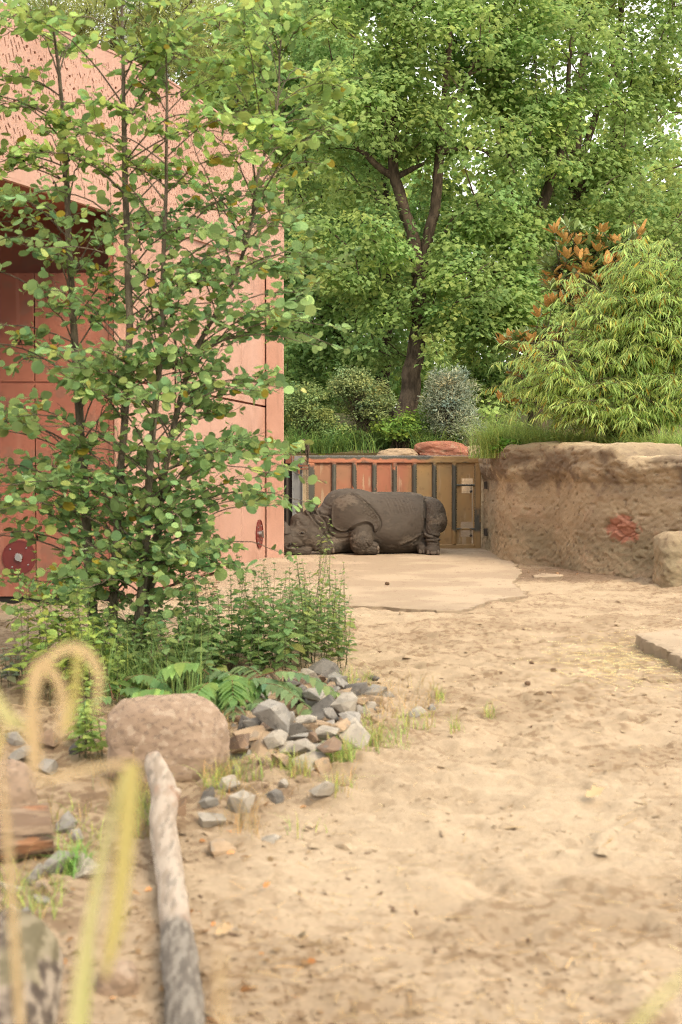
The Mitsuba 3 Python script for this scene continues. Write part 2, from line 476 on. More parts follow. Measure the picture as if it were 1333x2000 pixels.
def lock_plate(center, nrm, right, r, label):
    """Round recessed lock plate with a bolt handle, seen on the doors."""
    k = thing('lock_plate', label, 'lock plate', None)
    n, rt = unit(nrm), unit(right)
    up = np.cross(n, rt); up = up if up[2] > 0 else -up
    M = np.eye(4); M[:3, 0], M[:3, 1], M[:3, 2], M[:3, 3] = rt, np.cross(n, rt), n, center

    def put(m):
        m = m.copy(); m.apply_transform(M); return m.vertices, m.faces
    rim = trimesh.creation.annulus(r * 0.93, r, 0.02, sections=48); rim.apply_translation([0, 0, 0.012])
    disc = trimesh.creation.cylinder(r * 0.93, 0.012, sections=48); disc.apply_translation([0, 0, 0.006])
    part(k, 'disc', put(disc), 'plate_red', smooth=30)
    part(k, 'rim', put(rim), 'plate_red', smooth=30)
    hub = trimesh.creation.cylinder(r * 0.22, 0.05, sections=24); hub.apply_translation([0, 0, 0.035])
    part(k, 'hub', put(hub), 'bare_steel', smooth=30)
    bar = trimesh.creation.box([r * 0.14, r * 0.55, 0.022]); bar.apply_transform(trimesh.transformations.rotation_matrix(0.5, [0, 0, 1])); bar.apply_translation([r * 0.04, 0, 0.071])
    part(k, 'handle', put(bar), 'bare_steel')
    for a in (0.9, 2.4, 4.1, 5.6):
        b = trimesh.creation.cylinder(r * 0.05, 0.014, sections=10); b.apply_translation([r * 0.7 * math.cos(a), r * 0.7 * math.sin(a), 0.019])
        part(k, 'bolt', put(b), 'bare_steel', smooth=30)
    return k


lock_plate(P(38, 1088, FY - 0.002), [0, -1, 0], [1, 0, 0], 0.205, 'round dark red lock plate with a steel handle on the recessed house front')
yl = 24.55
lock_plate(on_side(yl) - OUT * (WALL_IN - 0.002) + [0, 0, P(512, 1043, yl)[2]], OUT, ALONG, 0.25, 'round dark red lock plate at the far end of the house wall, seen edge-on')


# ================================================================ the gate
def flake(p, scale=1.0):
    return fbm(p.x * 9 * scale, p.z * 5 * scale, p.y * 5, octaves=4)


def gate_panel_color(p, n, uv):
    c1 = fbm(p.x * 2.5, p.z * 1.6, 3.0, octaves=4)
    st = fbm(p.x * 16, p.z * 1.5, 1.0, octaves=3)
    red = mix((0.399, 0.160, 0.096), (0.344, 0.180, 0.108), smoothstep(0.4, 0.65, c1))
    ochre = mix((0.434, 0.276, 0.120), (0.373, 0.253, 0.123), smoothstep(0.4, 0.65, c1))
    x0 = float(P(800, 950, 28)[0])
    c = mix(red, ochre, smoothstep(-0.22, 0.22, p.x - x0 + 0.35 * (c1 - 0.5)))
    c = mix(c, (0.483, 0.388, 0.269), smoothstep(0.66, 0.78, st) * 0.6)
    return mix(c, (0.242, 0.146, 0.071), smoothstep(0.64, 0.8, flake(p, 2.0)) * 0.35)


def worn_color(p, n, uv):
    """Gate frame and ribs: coloured paint rubbed off to dark steel in ragged patches."""
    fl = flake(p)
    x0 = float(P(830, 950, 28)[0])
    paint = mix((0.464, 0.185, 0.103), (0.354, 0.227, 0.097), smoothstep(-0.35, 0.25, p.x - x0 + 0.3 * (fl - 0.5)))
    zz = p.z
    # rubbed at flank height on the ribs, along the top rail and low on the outer stiles
    left = float(P(903, 950, 28)[0])
    bare = smoothstep(0.0, 0.10, (1.74 + 0.25 * (fl - 0.5)) - zz) * smoothstep(0.0, 0.06, zz - 0.33 - 0.6 * (fl - 0.5))
    top = smoothstep(0.0, 0.04, zz - 1.765 - 0.10 * (fl - 0.5)) * smoothstep(0.12, -0.12, p.x - left + 0.5 + 0.6 * (fl - 0.5))
    stile = smoothstep(0.0, 0.06, p.x - float(P(925, 950, 28)[0]))
    bare = bare * (1 - stile) + stile * smoothstep(0.1, -0.1, zz - 0.75 - 0.6 * (fl - 0.5)) * smoothstep(-0.05, 0.05, zz - 0.36)
    k = dr.clip(dr.maximum(bare * smoothstep(0.30, 0.38, fl + 0.05), top), 0, 1)
    steel = mix((0.068, 0.068, 0.055), (0.112, 0.113, 0.094), fbm(p.x * 30, p.z * 8, 2.0))
    return mix(paint, steel, k)


material('gate_panel_paint', gate_panel_color, 0.55, lambda p, n, uv: 0.0012 * fbm(p.x * 25, p.y * 25, p.z * 12, octaves=3), spec=0.4)
material('gate_worn_paint', worn_color, 0.42, lambda p, n, uv: 0.001 * fbm(p.x * 40, p.y * 40, p.z * 20, octaves=3), spec=0.5)
material('galvanised', lambda p, n, uv: mix((0.296, 0.311, 0.311), (0.222, 0.237, 0.244), fbm(p.x * 14, p.y * 14, p.z * 5, octaves=4)), 0.45, metallic=0.35)
material('dark_steel', lambda p, n, uv: mix((0.074, 0.063, 0.052), (0.044, 0.037, 0.033), fbm(p.x * 12, p.y * 12, p.z * 4, octaves=4)), 0.6, spec=0.4)
material('rust_red_steel', lambda p, n, uv: mix((0.266, 0.104, 0.063), (0.163, 0.067, 0.044), fbm(p.x * 22, p.y * 22, p.z * 22, octaves=4)), 0.6)
GY = 28.0
gate = thing('yard_gate', 'low steel gate of red and ochre panels with worn ribs behind the rhino', 'gate')


def gx(cx):
    return float(P(540 + cx / 3.174, 980, GY)[0])


def gz(cy):
    return float(P(760, 860 + cy / 3.174, GY)[2])


gl, gr, gt, gb = gx(200), gx(1268), gz(98), gz(682)
fw = 0.125
part(gate, 'top_rail', box([gl, GY - 0.06, gt - 0.135], [gr, GY + 0.06, gt], 0.012), 'gate_worn_paint', smooth=20)
part(gate, 'top_edge', box([gl + 0.01, GY - 0.05, gt + 0.001], [gr - 0.01, GY + 0.05, gt + 0.012]), 'galvanised')
part(gate, 'bottom_rail', box([gl + fw, GY - 0.057, gb], [gr - fw - 0.002, GY + 0.06, gb + 0.12], 0.012), 'gate_worn_paint', smooth=20)
part(gate, 'side_stile', box([gl, GY - 0.058, gb], [gl + fw - 0.003, GY + 0.06, gt - 0.138], 0.012), 'gate_worn_paint', smooth=20)
part(gate, 'side_stile', box([gr - fw, GY - 0.058, gb], [gr, GY + 0.06, gt - 0.138], 0.012), 'gate_worn_paint', smooth=20)
ribs = [gx(c) for c in (358, 484, 608, 733, 856, 980, 1103)]
pz0, pz1 = gb + 0.11, gt - 0.13
edges = [gl + fw - 0.01, *ribs, gr - fw + 0.01]
for a, b in zip(edges[:-2], edges[1:-1]):
    part(gate, 'panel', box([a + 0.004, GY + 0.004, pz0], [b - 0.004, GY + 0.016, pz1]), 'gate_panel_paint')
a, b = edges[-2], edges[-1]
sheet = shapely.box(a + 0.004, pz0, b - 0.002, pz1)
for (c0, c1, r0, r1) in ((1150, 1221, 235, 328), (1145, 1221, 505, 598), (1213, 1221, 330, 508), (1213, 1221, 596, 640)):
    sheet = sheet.difference(shapely.box(gx(c0), gz(r1), gx(c1), gz(r0)))
m = trimesh.creation.extrude_polygon(max(getattr(sheet, 'geoms', [sheet]), key=lambda g: g.area), 0.012, engine='earcut')
part(gate, 'panel', (np.stack([m.vertices[:, 0], GY + 0.016 - m.vertices[:, 2], m.vertices[:, 1]], 1), m.faces), 'gate_panel_paint', label='ochre gate panel with two cut-out openings')
for x in ribs:
    part(gate, 'rib', tube([[x, GY - 0.03, pz0 + 0.01], [x, GY - 0.03, (pz0 + pz1) / 2], [x, GY - 0.03, pz1 + 0.002]], 0.047, 20), 'gate_worn_paint', smooth=40)
for cy in (278, 550):
    z = gz(cy)
    part(gate, 'bolt_bar', tube([[ribs[-1] + 0.035, GY - 0.035, z], [gx(1170), GY - 0.035, z], [gr - fw + 0.02, GY - 0.035, z]], 0.02, 12), 'gate_worn_paint', smooth=40)
    px = gx(1206)
    pin = tube([[px, GY - 0.07, z + 0.01], [px, GY - 0.07, z - 0.06], [px, GY - 0.07, z - 0.115]], 0.006, 8)
    ball = trimesh.creation.icosphere(2, 0.026); ball.apply_translation([px, GY - 0.07, z - 0.125])
    part(gate, 'locking_pin', cat(pin, ball), 'dark_steel', smooth=40)
for z in (gt - 0.22, gb + 0.30):
    h = part(gate, 'hinge', cat(box([gl - 0.17, GY - 0.03, z - 0.045], [gl + 0.002, GY + 0.02, z - 0.015]), box([gl - 0.17, GY - 0.03, z + 0.015], [gl + 0.002, GY + 0.02, z + 0.045])), 'rust_red_steel')
    part(gate, 'hinge_pin', tube([[gl - 0.19, GY - 0.01, z - 0.13], [gl - 0.19, GY - 0.01, z], [gl - 0.19, GY - 0.01, z + 0.14]], 0.022, 10), 'rust_red_steel', smooth=40)
# posts left of the gate
x0, x1 = P(572, 900, 28.1)[0], P(590, 900, 28.1)[0]
gp = thing('galvanised_post', 'pale grey galvanised post left of the gate', 'post')
part(gp, 'web', box([x0, 28.1, -0.05], [x1, 28.12, gt + 0.005]), 'galvanised')
part(gp, 'flange', box([x0 - 0.012, 28.03, -0.05], [x0 - 0.001, 28.2, gt + 0.005]), 'galvanised')
part(gp, 'flange', box([x1 + 0.001, 28.03, -0.05], [x1 + 0.012, 28.2, gt + 0.005]), 'galvanised')
dp = thing('dark_post', 'dark brown steel post beside the end of the red house', 'post')
part(dp, 'web', box([P(554, 900, 28.2)[0], 28.2, -0.05], [P(571, 900, 28.2)[0], 28.23, gt - 0.05]), 'dark_steel')
part(dp, 'edge_tube', tube([[P(561, 900, 28)[0], 28.15, -0.05], [P(561, 900, 28)[0], 28.15, 1], [P(561, 900, 28)[0], 28.15, gt - 0.05]], 0.03, 10), 'dark_steel', smooth=40)
part(dp, 'cap_plate', box([P(558, 900, 28)[0], 28.05, gt - 0.14], [P(575, 900, 28)[0], 28.098, gt + 0.01]), 'rust_red_steel')


# ================================================================ rock walls
def rock_color(p, n, uv):
    a = fbm(p.x * 1.1 + 2, p.y * 1.1, p.z * 1.6, octaves=4)
    b = fbm(p.x * 3.4, p.y * 3.4 + 5, p.z * 3.4, octaves=4)
    c = fbm(p.x * 16, p.y * 16, p.z * 16, octaves=3)
    g = noise(p.x * 110, p.y * 110, p.z * 110)
    col = mix((0.383, 0.303, 0.199), (0.310, 0.245, 0.164), smoothstep(0.35, 0.65, a))
    col = mix(col, (0.419, 0.310, 0.210), smoothstep(0.55, 0.72, b) * 0.5)
    # weather stains: ragged dark growth under the cap and grey-green splash dirt low down, in patches
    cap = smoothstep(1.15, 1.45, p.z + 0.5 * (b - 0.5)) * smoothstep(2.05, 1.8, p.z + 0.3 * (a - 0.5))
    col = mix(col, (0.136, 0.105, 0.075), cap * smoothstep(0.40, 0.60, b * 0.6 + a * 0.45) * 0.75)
    low = smoothstep(0.72, 0.35, p.z + 0.5 * (b - 0.5))
    col = mix(col, (0.210, 0.185, 0.119), low * smoothstep(0.35, 0.6, a * 0.5 + c * 0.5) * 0.6)
    col = mix(col, (0.155, 0.114, 0.079), smoothstep(0.64, 0.76, c) * 0.5)
    q = P(1212, 1034, 21.4)
    dx, dz = (p.x - float(q[0])) / 0.17, (p.z - float(q[2])) / 0.21
    red = smoothstep(1.1, 0.75, dr.sqrt(dx * dx + dz * dz) + 0.9 * (b - 0.5) + 0.9 * (c - 0.5)) * smoothstep(26, 25.5, p.y) * smoothstep(20.75, 20.8, p.y)
    col = mix(col, mix((0.455, 0.169, 0.113), (0.365, 0.129, 0.096), c), red * 0.66)
    return col * (0.86 + 0.28 * g)


material('rock_wall_material', rock_color, 0.92, lambda p, n, uv: 0.009 * fbm(p.x * 30, p.y * 30, p.z * 30, octaves=3) + 0.003 * noise(p.x * 140, p.y * 140, p.z * 140), 3e-3, spec=0.12)


def rock_band(plan, height, cap_start, bulge, back, seed, du=0.022, cracks=None, steps=None):
    """A modelled rock wall: face, overhanging cap and top over a plan line; height(s) in metres."""
    p = spline([(*q, 0) for q in plan], 600)[:, :2]
    L = np.r_[0, np.cumsum(np.linalg.norm(np.diff(p, axis=0), axis=1))]
    s = np.arange(0, L[-1], du)
    base = np.stack([np.interp(s, L, p[:, 0]), np.interp(s, L, p[:, 1])], 1)
    tan = unit(np.gradient(base, axis=0))
    out = np.stack([tan[:, 1], -tan[:, 0]], 1)
    nf, nt = 100, 18
    t = np.r_[np.linspace(-0.04, 1, nf), 1 + np.linspace(0, 1, nt)[1:]]
    Sg, Tg = np.meshgrid(np.arange(len(s)), t, indexing='ij')
    H = np.array([height(x) for x in s])[:, None]
    face = np.clip(Tg, -0.04, 1)
    rnd = 0.16
    z = np.where(Tg <= 1, face * (H - 0.0), H)
    off = 0.16 * np.clip(0.22 - face, 0, 1) ** 1.0 + bulge * np.clip((face * H - cap_start) / 0.22, 0, 1) ** 0.7
    # rounded shoulder
    k = np.clip((face * H - (H - rnd)) / rnd, 0, 1)
    off = off - rnd * (1 - np.sqrt(np.clip(1 - k * k, 0, 1))) * 0.9
    off = np.where(Tg > 1, off - (Tg - 1) * back, off)
    XY = base[:, None] + out[:, None] * off[..., None]
    V = np.concatenate([XY, z[..., None]], -1)
    q = V * [1, 1, 1.3]
    n1, n2, n3 = meshkit.fbm(q * 1.3, 3, seed), meshkit.fbm(q * 4.5, 3, seed + 5), meshkit.fbm(q * 17, 3, seed + 9)
    capw = np.clip((face * H - cap_start + 0.1) / 0.2, 0, 1)
    ledge = np.abs(meshkit.fbm(q * [1.4, 1.4, 3.5], 3, seed + 20) - 0.5)
    d = 0.12 * (n1 - 0.5) * (0.4 + 0.6 * capw) + (0.05 + 0.05 * capw) * (n2 - 0.5) + 0.036 * (n3 - 0.5) - 0.035 * capw * np.clip(0.06 - ledge, 0, 1) / 0.06 * 0.5
    pits = meshkit.noise(q * 11, seed + 31)
    d -= 0.034 * np.clip((pits - 0.80) / 0.08, 0, 1)
    if cracks is not None:
        d += cracks(V)
    V[..., :2] += np.where(Tg[..., None] <= 1, out[:, None] * d[..., None], 0)
    V[..., 2] += np.where(Tg > 0.93, (n2 - 0.5) * 0.10 + (n1 - 0.5) * 0.14, 0) * np.clip((Tg - 0.93) / 0.07, 0, 1)
    n = len(t)
    i, j = np.meshgrid(np.arange(len(s) - 1), np.arange(n - 1), indexing='ij')
    f = np.stack([i * n + j, (i + 1) * n + j, (i + 1) * n + j + 1, i * n + j + 1], -1).reshape(-1, 4)
    return V.reshape(-1, 3), np.vstack([f[:, [0, 1, 2]], f[:, [0, 2, 3]]])


wc = G(994, 1099)
we = G(1290, 1131)
PATCH = P(1212, 1034, 21.4)


def red_cracks(V):
    """Broken slabs of the exposed red rock, as real relief."""
    x, z = (V[..., 0] - PATCH[0]) * 1.8, V[..., 2] - PATCH[2]
    r = np.sqrt((x / 0.34) ** 2 + (z / 0.22) ** 2)
    near = (V[..., 1] < 25.5)
    q = np.stack([x * 0.8 + z * 0.35, z - x * 0.12], -1)
    rng = np.random.default_rng(62)
    seeds = rng.uniform([-0.34, -0.20], [0.34, 0.20], (13, 2))
    dist = np.linalg.norm((q[..., None, :] - seeds) * [0.7, 1.3], axis=-1)
    order = np.sort(dist, axis=-1)
    which = np.argmin(dist, axis=-1)
    lift, ta, tb = rng.uniform(-0.035, 0.03, 13), rng.normal(0, 0.12, 13), rng.normal(0, 0.2, 13)
    d = lift[which] + ta[which] * (q[..., 0] - seeds[which, 0]) + tb[which] * (q[..., 1] - seeds[which, 1]) - 0.03 * np.exp(-((order[..., 1] - order[..., 0]) / 0.012) ** 2)
    return np.where(near & (r < 1.15), d * np.clip((1.15 - r) / 0.2, 0, 1), 0)


def wall_height(s):
    return 2.03 - 0.06 * np.clip((s - 4.3) / 3, 0, 1) - 0.20 * np.clip((s - 7.55) / 0.25, 0, 1)


pw0 = P(943, 1000, 28.0)
wall_plan = [(pw0[0] + 0.02, 28.6), (pw0[0] + 0.03, 28.0), (pw0[0] + 0.06, 26.5), (wc[0] - 0.03, wc[1] + 0.75), (wc[0] + 0.10, wc[1] + 0.03), (wc[0] + 0.55, wc[1] - 0.55), ((wc[0] + we[0]) / 2 + 0.02, (wc[1] + we[1]) / 2 - 0.1), (we[0], we[1]), (5.6, 19.0), (7.5, 17.8), (10, 17)]
rw = thing('rock_wall', 'tan modelled rock wall with an overhanging cap right of the gate', 'wall')
part(rw, 'face', rock_band(wall_plan, wall_height, 1.38, 0.09, 1.2, 60, cracks=red_cracks), 'rock_wall_material', smooth=True)
for zc in (gz(275), gz(560)):
    x = pw0[0] + 0.03
    y = 27.35
    k = part(rw, 'latch_socket', cat(box([x - 0.06, y - 0.07, zc - 0.07], [x - 0.005, y - 0.05, zc + 0.07]), box([x - 0.06, y + 0.05, zc - 0.07], [x - 0.005, y + 0.07, zc + 0.07]),
                                    box([x - 0.06, y - 0.05, zc + 0.05], [x - 0.005, y + 0.05, zc + 0.07]), box([x - 0.06, y - 0.05, zc - 0.07], [x - 0.005, y + 0.05, zc - 0.05])), 'dark_steel')


def boulder(center, radii, mat, seed, rough=0.16, sub=5, flat=None, power=2.6, fine=0.03):
    """A weathered rock from a superellipsoid with several scales of relief."""
    m = trimesh.creation.icosphere(sub)
    d = np.array(m.vertices)
    r = (np.abs(d) ** power).sum(1) ** (-1 / power)
    v = d * r[:, None]
    q = v * 1.2 + seed * 3.1
    v *= (1 + rough * 2 * (meshkit.fbm(q, 3, seed) - 0.5) + fine * 2 * (meshkit.fbm(q * 5, 3, seed + 3) - 0.5))[:, None]
    return v * np.asarray(radii) + np.asarray(center), np.array(m.faces)


bl = P(1365, 1090, 19.75)
k = thing('rock_stub', 'rough grey-tan rock block in front of the rock wall at the right edge', 'rock')
scene[k] = mikit.ply(boulder([P(1364, 1000, 19.75)[0], 19.95, 0.26], [0.53, 0.5, 0.46], 'rock_wall_material', 71, 0.10, 5, power=4.5, fine=0.055), 'rock_wall_material', smooth=True)

# retaining wall of the bank behind the gate, and the bank
material('bank_soil', lambda p, n, uv: mix((0.12, 0.09, 0.05), (0.07, 0.07, 0.03), fbm(p.x * 3, p.y * 3, p.z * 3, octaves=4)), 0.95)
material('pale_render', lambda p, n, uv: mix((0.444, 0.355, 0.252), (0.370, 0.281, 0.192), fbm(p.x * 4, p.y * 4, p.z * 4, octaves=4)) * (0.9 + 0.2 * noise(p.x * 60, p.y * 60, p.z * 60)), 0.9)
rt = thing('retaining_wall', 'pale rendered retaining wall of the bank behind the gate', 'wall')
xm = P(600, 900, 33)[0]
part(rt, 'face', box([xm, 33.0, -0.1], [4.2, 33.4, 1.78], 0.03), 'pale_render')
part(rt, 'end_face', box([-6, 32.98, -0.1], [xm - 0.01, 33.4, 1.78], 0.03), 'rock_wall_material')
part(rt, 'coping', box([-6, 32.96, 1.782], [4.2, 33.45, 1.90], 0.03), 'tan_rock_material')


def bank_height(x, y):
    q = np.stack([x, y, x * 0], -1)
    return 1.93 + 0.105 * np.clip(y - 33, 0, 14) + 0.16 * (meshkit.fbm(q * 0.8, 3, 77) - 0.5)


def sheet_mesh(xs, ys, hf):
    X, Y = np.meshgrid(xs, ys, indexing='ij')
    n = len(ys)
    i, j = np.meshgrid(np.arange(len(xs) - 1), np.arange(n - 1), indexing='ij')
    q = np.stack([i * n + j, (i + 1) * n + j, (i + 1) * n + j + 1, i * n + j + 1], -1).reshape(-1, 4)
    return np.stack([X, Y, hf(X, Y)], -1).reshape(-1, 3), np.vstack([q[:, [0, 1, 2]], q[:, [0, 2, 3]]])


def behind_wall():
    v, f = sheet_mesh(np.linspace(3.35, 25, 80), np.linspace(0, 1, 40), lambda x, t: x * 0)
    line = np.interp(v[:, 0], [2.9, 3.35, 4.6, 5.6, 7.5, 10, 25], [24.9, 24.2, 21.3, 19.9, 18.7, 17.9, 15]) + 0.55
    v[:, 1] = line + (33.5 - line) * v[:, 1]
    v[:, 2] = bank_height(v[:, 0], v[:, 1]) - 0.14
    return v, f


scene['planted_bank'] = mikit.ply(cat(sheet_mesh(np.r_[-200, -60, np.linspace(-25, 25, 120), 60, 200], np.r_[np.linspace(33.3, 60, 90), 90, 200, 600], bank_height),
                                      behind_wall()), 'bank_soil', smooth=True)
lab('planted_bank', 'earth bank planted with grasses and shrubs behind the gate', kind='structure')

material('red_rock_material', lambda p, n, uv: mix(mix((0.311, 0.126, 0.078), (0.222, 0.096, 0.067), fbm(p.x * 5, p.y * 5, p.z * 5, octaves=4)), (0.333, 0.222, 0.155), smoothstep(0.55, 0.7, fbm(p.x * 9 + 4, p.y * 9, p.z * 9, octaves=3)) * 0.6), 0.85,
         lambda p, n, uv: 0.015 * fbm(p.x * 18, p.y * 18, p.z * 18, octaves=3))
material('tan_rock_material', lambda p, n, uv: mix(mix((0.355, 0.266, 0.178), (0.266, 0.192, 0.126), fbm(p.x * 5, p.y * 5, p.z * 5, octaves=4)), (0.178, 0.126, 0.081), smoothstep(0.58, 0.72, fbm(p.x * 14, p.y * 14, p.z * 14, octaves=3)) * 0.6), 0.88,
         lambda p, n, uv: 0.012 * fbm(p.x * 22, p.y * 22, p.z * 22, octaves=3))
for (x0, x1, y0, y1, mat, seed, text) in ((812, 917, 860, 908, 'red_rock_material', 81, 'red boulder on the bank above the gate'),
                                          (912, 950, 870, 905, 'tan_rock_material', 82, 'small pale boulder between the red boulder and the rock wall'),
                                          (740, 822, 876, 908, 'tan_rock_material', 83, 'flat tan boulder under the grass left of the red boulder')):
    Y = 32.7
    a, b = P(x0, y0, Y), P(x1, y1, Y)
    kk = thing('bank_boulder', text, 'boulder')
    scene[kk] = mikit.ply(boulder([(a[0] + b[0]) / 2, Y + 0.45, (a[2] + b[2]) / 2 - 0.02], [(b[0] - a[0]) / 2 * 1.05, 0.5, (a[2] - b[2]) / 2 * 1.1], mat, seed, 0.2, 5, power=2.8, fine=0.05), mat, smooth=True)


# ================================================================ the rhinoceros
def skin_color(p, n, uv):
    a = fbm(p.x * 3.0, p.y * 3.0, p.z * 3.0, octaves=4)
    b = fbm(p.x * 14, p.y * 14, p.z * 14, octaves=3)
    c = mix((0.086, 0.071, 0.058), (0.064, 0.054, 0.044), smoothstep(0.35, 0.65, a))
    c = mix(c, (0.150, 0.124, 0.099), smoothstep(0.50, 0.66, a * 0.6 + b * 0.4) * 0.85)
    return mix(c, (0.048, 0.041, 0.035), smoothstep(0.58, 0.72, b) * 0.45)


def skin_bump(p, n, uv):
    return 0.007 * fbm(p.x * 34, p.y * 34, p.z * 34, octaves=3) + 0.003 * noise(p.x * 80, p.y * 80, p.z * 80)


material('rhino_skin', skin_color, 0.72, skin_bump, 4e-3, spec=0.25)
material('rhino_horn', lambda p, n, uv: mix((0.10, 0.082, 0.066), (0.055, 0.046, 0.04), fbm(p.x * 20, p.y * 20, p.z * 8, octaves=3)), 0.6)
material('rhino_nail', lambda p, n, uv: mix((0.17, 0.135, 0.105), (0.10, 0.082, 0.068), fbm(p.x * 25, p.y * 25, p.z * 25, octaves=3)), 0.5)
material('rhino_eye', (0.012, 0.01, 0.009), 0.08, spec=0.6)
RK = 0.00239                                           # metres per design unit of the rhino
RY = 26.3


def rw_(q):
    """Design units (x right, depth, height down, ground at 572) to metres in the yard."""
    q = np.asarray(q, float)
    o = P(551, 1084, RY)
    return np.stack([o[0] + q[..., 0] * RK, RY + q[..., 1] * RK, (572 - q[..., 2]) * RK + 0.03], -1)


def rhino_mesh():
    step = 5.4
    gx_ = np.arange(-130, 1300, step); gy_ = np.arange(-345, 345, step); gz_ = np.arange(52, 590, step)
    shape = (len(gx_), len(gy_), len(gz_))
    F = np.full(shape, 400.0, np.float32)

    def grid(lo, hi):
        sl = []
        for g, a, b in zip((gx_, gy_, gz_), lo, hi):
            i0, i1 = np.searchsorted(g, a), np.searchsorted(g, b)
            sl.append(slice(max(i0, 0), max(i1, i0 + 1)))
        X = np.meshgrid(gx_[sl[0]], gy_[sl[1]], gz_[sl[2]], indexing='ij')
        return tuple(sl), X

    def blend(sl, f, k):
        a = F[sl]
        h = np.clip(0.5 + 0.5 * (a - f) / k, 0, 1)
        F[sl] = a * (1 - h) + f * h - k * h * (1 - h)

    def carve(sl, f, k):
        a = F[sl]
        h = np.clip(0.5 - 0.5 * (a + f) / k, 0, 1)
        F[sl] = a * (1 - h) - f * h + k * h * (1 - h)

    def ell(c, r, k=30, rot=0.0, yaw=0.0, power=2.0, cut=False):
        c, r = np.asarray(c, float), np.asarray(r, float)
        R = r.max() + 60
        sl, (X, Y, Z) = grid(c - R, c + R)
        x, y, z = X - c[0], Y - c[1], Z - c[2]
        if yaw:
            x, y = x * math.cos(yaw) + y * math.sin(yaw), -x * math.sin(yaw) + y * math.cos(yaw)
        if rot:
            x, z = x * math.cos(rot) + z * math.sin(rot), -x * math.sin(rot) + z * math.cos(rot)
        if power == 2.0:
            q0 = np.sqrt((x / r[0]) ** 2 + (y / r[1]) ** 2 + (z / r[2]) ** 2)
            q1 = np.sqrt((x / r[0] ** 2) ** 2 + (y / r[1] ** 2) ** 2 + (z / r[2] ** 2) ** 2) + 1e-9
            f = q0 * (q0 - 1) / q1
        else:
            rho = np.sqrt((y / r[1]) ** 2 + (z / r[2]) ** 2)
            f = ((rho ** power + np.abs(x / r[0]) ** power) ** (1 / power) - 1) * min(r[1:])
        (carve if cut else blend)(sl, f.astype(np.float32), k)

    def cap(a, b, ra, rb, k=25, cut=False):
        a, b = np.asarray(a, float), np.asarray(b, float)
        R = max(ra, rb) + 60
        sl, (X, Y, Z) = grid(np.minimum(a, b) - R, np.maximum(a, b) + R)
        d = b - a
        t = np.clip(((X - a[0]) * d[0] + (Y - a[1]) * d[1] + (Z - a[2]) * d[2]) / (d @ d), 0, 1)
        f = np.sqrt((X - a[0] - t * d[0]) ** 2 + (Y - a[1] - t * d[1]) ** 2 + (Z - a[2] - t * d[2]) ** 2) - (ra + (rb - ra) * t)
        (carve if cut else blend)(sl, f.astype(np.float32), k)

    # trunk
    ell((748, 55, 338), (372, 248, 241), 30, power=6.5)
    ell((830, 30, 400), (250, 262, 172), 50)
    ell((560, 40, 300), (190, 235, 222), 50)
    # neck hump and chest
    ell((455, 40, 240), (150, 165, 160), 50)
    ell((430, 20, 400), (130, 175, 150), 50)
    cap((440, 10, 320), (310, -50, 345), 170, 130, 40)
    # shoulder
    ell((565, -120, 260), (185, 108, 155), 40)
    # head, lying on its chin and turned a little to the camera
    ell((205, -120, 385), (118, 108, 132), 35, rot=0.25)
    ell((262, -140, 455), (72, 92, 96), 40)
    cap((170, -140, 415), (60, -180, 470), 108, 92, 40)
    cap((60, -180, 470), (-40, -200, 490), 92, 74, 40)
    ell((135, -120, 312), (62, 84, 56), 35)
    ell((158, -205, 385), (36, 24, 30), 16)
    ell((40, -215, 430), (52, 46, 60), 25)
    cap((95, -225, 545), (200, -185, 545), 26, 34, 22)
    # muzzle slit and nostril
    cap((62, -275, 503), (150, -258, 512), 7, 5, 9, cut=True)
    ell((80, -272, 492), (17, 16, 11), 7, cut=True)
    # ears
    for a, b, ra, rb in (((190, -150, 262), (248, -175, 212), 27, 25), ((248, -175, 212), (302, -192, 166), 24, 6)):
        cap(a, b, ra, rb, 12)
    cap((232, -196, 232), (285, -205, 184), 14, 4, 6, cut=True)
    ell((136, -40, 232), (31, 15, 40), 12)
    ell((134, -58, 232), (20, 14, 30), 6, cut=True)
    # near foreleg, folded under: upper arm, knee on the ground, foot pointing back
    cap((612, -140, 340), (612, -232, 470), 92, 82, 22)
    cap((612, -232, 470), (604, -228, 500), 82, 70, 22)
    cap((628, -226, 520), (700, -216, 526), 50, 44, 10)
    ell((705, -216, 520), (46, 44, 50), 10)
    # the other forefoot beside the cheek
    cap((460, -40, 480), (360, -170, 520), 80, 52, 25)
    ell((345, -186, 522), (66, 56, 52), 14)
    ell((385, -186, 508), (28, 40, 34), 12)
    # rump, haunch, near hind leg and foot, far hind foot
    ell((1120, 70, 292), (125, 205, 158), 16, power=2.6)
    ell((1175, -70, 288), (92, 120, 142), 18)
    ell((1226, -20, 326), (54, 112, 84), 20)
    cap((1170, -120, 320), (1152, -150, 415), 86, 56, 18)
    ell((1156, -150, 420), (62, 66, 24), 10)
    cap((1160, -158, 450), (1162, -172, 520), 46, 45, 8)
    ell((1160, -165, 462), (56, 58, 15), 8)
    ell((1160, -165, 490), (53, 56, 13), 8)
    ell((1158, -182, 536), (58, 62, 42), 12)
    cap((1130, 0, 400), (1092, -80, 480), 70, 42, 12)
    ell((1080, -116, 526), (42, 56, 48), 10)
    # tail lying over the rump
    cap((1098, -5, 152), (1150, -28, 168), 16, 13, 8)
    cap((1150, -28, 168), (1212, -42, 208), 13, 8, 8)
    # ground
    Zg = np.broadcast_to(gz_[None, None, :], shape)
    np.maximum(F, (Zg - 574).astype(np.float32), out=F)

    # surface nets
    V, Fc = surface_nets(F)
    q = np.stack([np.interp(V[:, k], np.arange(n), g) for k, (n, g) in enumerate(zip(shape, (gx_, gy_, gz_)))], 1)
